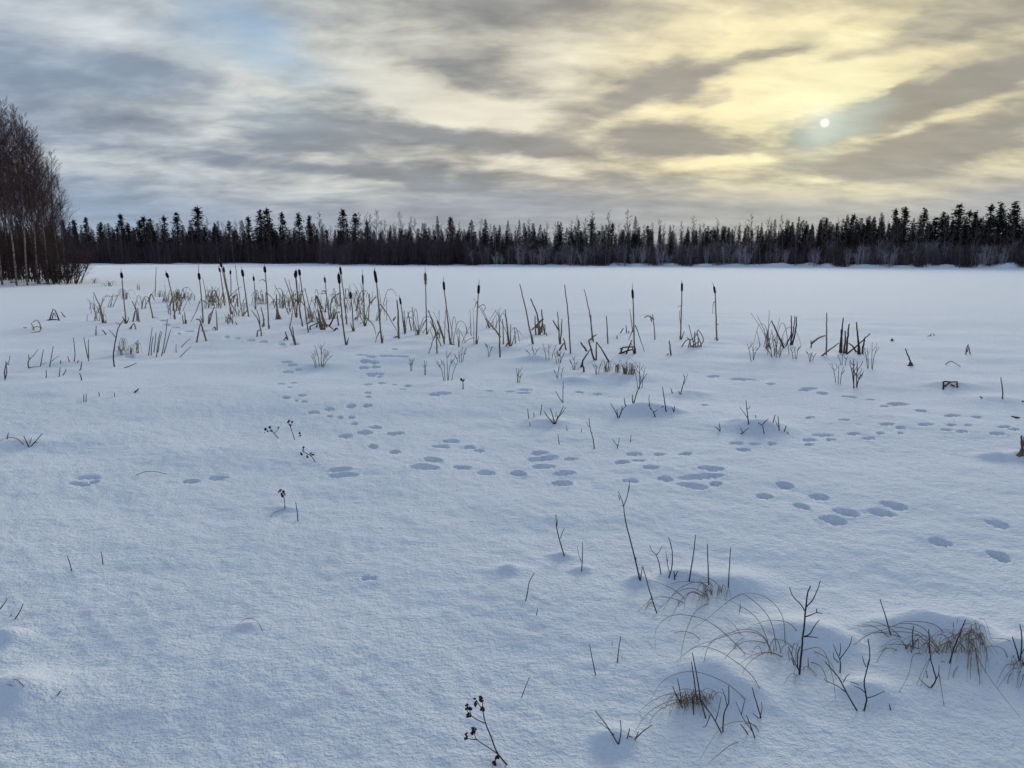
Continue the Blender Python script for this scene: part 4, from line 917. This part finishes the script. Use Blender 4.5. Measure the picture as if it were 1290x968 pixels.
twigs('L','slim shoots right of the forked stem on the left snow',[[(412,740),(425,660),(442,565)],[(506,745),(520,650),(542,535)],['b',(525,690),(560,660),(600,635)],[(468,855),(472,820),(468,772)],['b',(430,720),(450,710),(475,700)],[(600,845),(606,800),(608,750)],[(640,830),(660,800),(672,765)]],w=1.6)
twigs('L','twin stemmed grey twig near the left edge of the snow',[[(52,880),(45,800),(62,710),(60,690)],[(55,860),(68,790),(62,720)],['b',(64,725),(90,690),(102,630)],['b',(80,725),(98,710)]],w=2.0)
twigs('L','short hooked stub right of the slim shoots',[[(818,772),(826,735),(830,690)],[(830,885),(820,840),(808,810)],['b',(822,770),(800,785)],[(790,700),(795,680)],[(615,710),(616,680)]],w=2.0)
twigs('7','pair of lone short sticks on the lower left snow, the left one',[[(203,562),(198,540),(190,518)]],w=1.7)
twigs('7','pair of lone short sticks on the lower left snow, the right one',[[(292,544),(290,525),(286,507)]],w=1.7)
twigs('7','thin upright stick right of the lowest of the left umbels',[[(845,420),(843,395),(839,366)]],w=1.9)
twigs('7','two dark curved sticks at the left edge of the foreground snow',[[(-6,675),(8,660),(20,640)],[(42,698),(55,680),(66,655)],[(30,690),(33,684)]],w=2.2)
twigs('7','small forked twig lying flat near the left edge',[[(82,210),(75,195),(68,180)],[(88,208),(100,195),(120,172)],['b',(84,200),(90,182)],['b',(96,200),(108,196)],[(20,188),(24,170)]],w=2.0)
twigs('7','group of tiny stubs far up on the left snow',[[(238,82),(238,60)],[(244,82),(245,60)],[(325,68),(325,56)],[(282,66),(280,55)]],w=1.6)
twigs('7','thin bent grass stem arched low over the left snow',[[(388,290),(410,281),(440,280),(485,290)]],w=1.2,m_='grass')
twigs('7','dark crumb of seed head lying on the snow',[[(382,56),(388,50),(394,44)],[(388,52),(400,52)]],w=2.6)
twigs('7d','crumb of brown leaf on the snow at the lower left',[[(308,575),(316,566),(320,556)],['b',(318,560),(330,556)]],w=2.4,m_='twig_pale')

# grass tufts: arching blades; each tuft is one mesh
def tuft(c, label, arcs, extra=(), w=1.4, m_='grass', name='grass_tuft', seed=1, group='dry grass tufts'):
    """arcs: blades traced as crop points that start at the root and come down on the snow;
       extra: (root, n, reach_x, drop_y, height) random blades"""
    r = random.Random(seed); allb = [(list(a), 1.0) for a in arcs]
    for (bx, by), n, rx, dy, hh in extra:
        for i in range(max(3, int(n*.62))):
            sx = r.uniform(-1, 1)*rx; x0 = bx+r.gauss(0, .20)*abs(rx); y0 = by+r.gauss(0,.16)*abs(dy); q = r.uniform(.4,1.05)
            tx = x0+sx*q; ty = y0+dy*r.uniform(.2,1.0)*q
            allb.append(([(x0,y0), (x0+(tx-x0)*.3, y0-hh*q*.8), (x0+(tx-x0)*.68, y0-hh*q*.72+(ty-y0)*.25), (tx,ty)], r.uniform(.6,.95)))
    W0, dep0 = lift(c, allb[0][0][:2], None); loc = ground(*U(c, allb[0][0][0])); mb = MB()
    for pts, k in allb:
        px = [U(c, p) for p in pts]
        d0 = depth_of(ground(*px[0])); d1 = depth_of(ground(*px[-1]))
        n = len(px); P = [at(px[i][0], px[i][1], d0+(d1-d0)*i/(n-1)) for i in range(n)]
        P[0] = P[0]-np.array([0,0,.02]); P[-1] = P[-1]-np.array([0,0,.004])
        P = smooth_path(P, 6); m = len(P); r0 = wpx(w, d0)*k
        mb.tube(P, [r0*(1-.72*(i/(m-1))**1.5) for i in range(m)], 3)
    o = mb.build(name, MT[m_], None, loc); return tag(o, label, 'grass tuft', group)
tuft('6d','long grass arch with bent blades under the upright twigs, upper left of the foreground',[
 [(625,305),(560,240),(430,220),(325,230)],[(620,300),(520,225),(400,260),(320,340),(245,405)],[(600,310),(480,265),(360,300),(285,400)],[(590,310),(470,290),(400,345),(318,485)],
 [(560,300),(480,285),(430,330),(425,400)],[(640,312),(600,240),(530,185)],[(680,312),(640,240),(570,195),(530,187)],[(580,310),(545,240),(520,195)],[(465,355),(380,290),(260,230),(175,205)],
 [(460,350),(330,325),(220,330),(115,415)],[(150,240),(80,240),(0,238)],[(395,300),(385,350),(385,400)],[(240,330),(200,360),(160,420)],[(230,280),(205,330),(160,415)]],
 [((600,305),24,-190,90,70)], w=1.45, seed=2)
tuft('6d','wide hoops of grass springing from the middle hump toward the left',[
 [(1010,690),(930,570),(800,530),(620,600),(520,670)],[(1000,695),(940,590),(830,545),(660,585),(480,650),(360,740)],[(1005,685),(900,470),(740,355),(610,318)],[(610,320),(500,410),(430,560),(390,760)],
 [(1030,680),(980,470),(850,330),(760,315),(560,470),(470,525)],[(1080,670),(1060,450),(960,330),(830,295),(730,330)],[(1190,560),(1100,490),(960,475),(820,520)],[(850,695),(720,590),(580,480),(450,440),(330,445),(240,530),(235,655)],
 [(860,655),(760,520),(670,430)],[(565,605),(480,560),(400,545),(345,555)],[(985,595),(850,605),(760,640),(640,780),(580,900)],[(575,960),(550,800),(580,640),(700,555),(880,550)],
 [(960,968),(860,830),(720,715),(590,650),(490,650),(410,700)],[(1180,690),(1080,610),(960,590)],[(1085,690),(980,680),(860,700),(765,765)],[(1090,690),(960,680),(850,740),(790,825)],[(1050,650),(1000,560),(880,510)],
 [(740,680),(760,620),(840,560)],[(795,820),(760,750),(740,680)]], [((1010,690),10,-260,60,120)], w=1.4, seed=3)
tuft('6d','small spray of blades around the foot of the large branched sapling',[[(1165,815),(1120,815),(1062,888)],[(1170,800),(1150,830),(1135,895)],[(1175,785),(1220,770),(1290,830)],[(1180,740),(1240,790),(1290,850)],[(1120,770),(1100,700),(1095,650)],[(1145,770),(1150,650),(1175,590)]],[((1165,800),6,70,50,40)],w=1.3,seed=4)
tuft('6','long blades falling to the right beyond the large branched sapling',[[(700,530),(740,560),(762,620),(768,665)],[(680,505),(740,510),(770,580),(782,660)],[(705,540),(745,600),(768,662)],[(690,490),(760,540),(785,600)]],w=1.4,seed=5)
tuft('6e','dense round grass tuft at the lower left of the foreground',[
 [(690,300),(560,280),(430,320),(330,395)],[(680,310),(560,320),(400,400),(305,525)],[(1080,330),(900,210),(680,135),(500,190),(408,320)],[(690,330),(580,335),(450,400),(400,470)],[(1140,515),(1060,470),(950,465),(850,520),(725,710)],
 [(700,350),(900,420),(1020,455)],[(740,360),(860,395),(1000,405)],[(1030,545),(920,620),(740,764)],[(800,310),(900,325),(1000,335)],[(1150,520),(1080,480),(990,465)]],
 [((680,325),60,-290,130,70),((715,345),24,170,110,40)], w=1.4, seed=6)
tuft('6c','flattened grass mat combed to the left under the straight stick, at the right',[
 [(790,430),(620,300),(430,255),(250,255),(135,272)],[(780,440),(600,310),(400,290),(270,310),(190,368)],[(760,410),(640,270),(500,235),(360,280),(240,300)],[(800,300),(700,240),(520,222),(430,260)],[(540,310),(400,300),(300,300),(180,370)],
 [(530,400),(420,330),(300,250),(180,245)],[(520,405),(420,395),(330,415)],[(700,400),(540,380),(420,370),(330,385)],[(545,365),(440,280),(320,225),(220,235)],[(420,325),(370,420),(310,515)]],
 [((760,430),36,-460,0,170),((540,400),14,-280,-20,70)], w=1.45, seed=7)
tuft('6c','drooping grass clump with blades hanging down over the slope, at the right',[
 [(840,320),(740,380),(640,520),(580,660)],[(830,320),(720,390),(650,540),(605,670)],[(640,400),(570,440),(540,560),(460,712)],[(970,320),(980,450),(1000,600),(990,725)],[(975,320),(985,500),(1020,680),(1075,800)],[(960,330),(1000,480),(1100,640),(1290,870)],
 [(960,400),(940,500),(940,610)],[(800,330),(820,440),(790,620)],[(920,430),(840,540),(820,640)],[(735,500),(745,620),(778,815)],[(990,320),(1030,420),(1110,500)],[(980,310),(1040,400),(1035,560)],[(720,490),(760,480),(780,495)]],
 [((890,320),38,-240,240,40),((975,330),36,120,280,30)], w=1.4, seed=8)
tuft('6c','grass clump sloping down at the right edge of the foreground',[
 [(1250,480),(1180,500),(1140,560),(1105,630)],[(1270,490),(1200,540),(1110,660)],[(1260,480),(1200,470),(1090,462)],[(1290,400),(1180,340),(1040,328)],[(1200,470),(1150,400),(1060,385),(1030,420)],[(1280,500),(1250,570),(1240,665)],[(1285,500),(1280,590),(1250,670)],[(1240,500),(1190,580),(1180,640)]],
 [((1270,480),26,-150,170,30)], w=1.4, seed=9)
tuft('7d','few bent grass blades crossing the left edge of the foreground',[[(160,572),(110,510),(50,486),(-10,492)],[(158,575),(90,520),(0,488)],[(115,565),(60,525),(-10,515)]],w=1.5,seed=10)
tuft('7','single bent blade making a small bow on the smooth lower snow',[[(752,735),(730,705),(700,697),(668,718)]],w=1.3,seed=11)
tuft('7','pale blades bent flat to the left beside the small forked twig',[[(78,208),(50,188),(20,184),(-10,196)],[(70,212),(30,210),(-10,208)]],w=1.6,seed=12)
tuft('7','faint blade bow under the lowest of the left umbels',[[(765,415),(772,400),(790,388)],[(820,385),(800,388),(770,400)]],w=1.1,seed=13)
tuft('4','dry sedge patch leaning right, in front of the dark broken tripod',[[(1000,560),(1005,520),(1015,490)],[(1080,572),(1075,530),(1100,490),(1140,520)]],
 [((985,560),20,40,-10,70),((1040,562),18,36,-10,75),((1085,572),30,50,-10,70),((1120,572),18,40,-10,60)],w=1.1,m_='leafstraw',seed=14)
tuft('2','low pale grass beside the dark crooked twig in the left snow',[[(290,512),(285,490),(275,470)]],[((290,512),16,40,-6,50),((340,510),14,40,-6,60),((375,505),12,34,-6,75),((300,490),10,60,-6,70)],w=1.1,m_='leafstraw',seed=15)
tuft('2','dark tangled tuft behind the second and third cattails',[[(580,228),(575,200),(570,165)]],[((580,228),18,30,-8,58),((610,228),16,26,-8,60),((645,235),12,40,-10,55)],w=1.1,m_='straw_dark',seed=16)
tuft('2','thin pale grass on the lake edge behind the leftmost cattail',[[(310,230),(305,200),(290,180)]],[((310,232),14,70,-6,60),((250,220),8,60,0,10),((490,220),12,30,-6,40)],w=1.0,m_='leafstraw',seed=17)
tuft('2','faint grass wisps near the foot of the birch grove',[[(240,165),(238,150),(232,140)]],[((240,165),14,60,-4,30),((160,150),10,40,-4,30),((380,185),8,24,-4,40)],w=.9,m_='leafstraw',seed=18)
tuft('3','low sparse stubble in the middle of the reeds',[[(360,385),(365,350),(372,320)]],[((370,345),12,30,-8,60),((415,372),16,40,-8,60),((490,330),10,30,-8,55)],w=1.2,m_='leafstraw',seed=19)

# wisps of thin straw between the cattails
r5 = random.Random(99)
for k in range(44):
    bx, by = (r5.uniform(225, 480), r5.uniform(376, 412)) if k < 18 or 26 <= k < 36 else (r5.uniform(95, 240), r5.uniform(380, 408)) if k >= 36 else (r5.uniform(500, 690), r5.uniform(405, 440)) if k < 23 else (r5.uniform(955, 1090), r5.uniform(436, 452))
    arcs = []
    for i in range(r5.randint(5, 9)):
        x0 = bx+r5.gauss(0, 6); h_ = r5.uniform(8, 34)*(by-327)/78; ln_ = max(-.5, min(.5, r5.gauss(0, .33)))
        if r5.random() < .55: arcs.append([(x0, by+r5.gauss(0,1)), (x0+ln_*h_*.5, by-h_*.55), (x0+ln_*h_*1.1, by-h_)])
        else: arcs.append([(x0, by), (x0+ln_*h_*.4, by-h_*.7), (x0+ln_*h_*1.0, by-h_*.8), (x0+ln_*h_*1.45, by-h_*r5.uniform(.2,.6))])
    W0, dep0 = lift('F', arcs[0][:2], None); loc = W0[0]; mb = MB()
    for a in arcs:
        P, _ = lift('F', a, dep0, sway=.03); strand(mb, P, wpx(1.25, dep0), wpx(.6, dep0), 3)
    tag(mb.build('straw_tuft', MT['leafstraw'], None, loc), 'wispy tuft of thin straw stems growing between the reeds', 'straw', 'thin straw tufts between the reeds')

# dry flower heads
def umbel(c, label, stems, balls, w=2.0, br=2.2, group='dry flower heads in the snow'):
    first = stems[0]; W0, dep = lift(c, first, None); loc = W0[0]
    root = empty('dry_flower', loc, label, 'dry flower', group); r = random.Random(len(label))
    for i, s in enumerate(stems):
        P, _ = lift(c, s, dep, sway=.0, from_ground=(i == 0))
        mb = MB(); strand(mb, P, wpx(w, dep)*(1 if i == 0 else .65), wpx(w, dep)*(.7 if i == 0 else .45), 5); mb.build('stem' if i == 0 else 'branch', MT['umbel'], root, loc)
    for p in balls:
        k = p[2] if len(p) > 2 else 1
        q = at(*U(c, p[:2]), dep*(1+r.uniform(-.006,.006))); mb = MB(); R_ = br*k*dep/F
        for j in range(7): mb.ball(q+np.array([r.gauss(0,.45), r.gauss(0,.45), r.gauss(0,.45)])*R_, R_*.62, 6, 4, .15, r)
        for j in range(6): mb.spike(q, q+nrm([r.gauss(0,1), r.gauss(0,1), r.gauss(.4,1)])*R_*1.7, R_*.18)
        mb.build('flower_head', MT['umbel'], root, loc)
    return root
umbel('8b','tall branched dry flower with black button heads at the bottom of the scene',[[(330,955),(297,915),(275,860),(255,810),(244,760)],[(297,917),(262,893),(225,868),(214,840)],[(252,810),(225,797),(205,783),(200,760)],[(205,783),(192,770),(190,750)],[(225,868),(205,866),(187,862)],[(246,765),(232,745),(222,728)],[(246,762),(244,740),(239,722)],[(298,918),(290,940),(285,958)]],
 [(239,718,1.1),(238,732,1.0),(216,724,.7),(221,742,1.0),(190,746,.8),(188,760,.8),(202,757,1.0),(193,783,1.1),(244,760,1.2),(213,832,1.1),(212,843,1.2),(187,849,.8),(187,863,.9),(297,928,1.1),(286,950,1.3),(284,962,1.1)],w=2.6,br=2.3)
umbel('7','left dry flower of the three umbels near the hare tracks, spreading heads',[[(790,186),(778,172),(768,160)],[(778,172),(788,162),(791,155)],[(770,165),(758,165)],[(768,160),(764,155)]],[(753,160),(765,154),(759,166,.8),(770,165,.8),(790,155,.7),(750,170,.4)],w=1.3,br=1.45)
umbel('7','middle dry flower of the three umbels near the hare tracks, upright',[[(836,190),(828,165),(822,148)],[(824,155),(829,142),(828,136)],[(848,182),(850,174)],[(822,150),(816,140)]],[(820,136),(828,139),(824,148,.8),(816,139,.7),(851,171,.9),(853,178,.7)],w=1.3,br=1.45)
umbel('7','lower right dry flower of the three umbels near the hare tracks, leaning left',[[(894,252),(882,236),(868,228),(858,222)],[(882,236),(884,230)],[(862,224),(861,214)],[(872,232),(870,238)]],[(861,211,1.0),(855,230,1.1),(882,229,.9),(888,232,.9),(871,238,.9),(860,218,.6)],w=1.3,br=1.45)
umbel('7','lowest left umbel, alone on a bump with a cluster of black heads',[[(808,384),(807,362),(802,345)],[(803,350),(797,340)],[(804,350),(806,338)]],[(795,333),(805,337),(799,343),(801,351),(790,338,.7),(808,345,.7)],w=1.3,br=1.5)
umbel('4','tiny dark flower head on a short stalk below the widest shrub',[[(256,645),(255,620),(252,602)],[(254,610),(248,600)],[(254,608),(258,600)]],[(247,598),(258,601),(255,606,.7),(254,642,.5)],w=1.5,br=1.4)
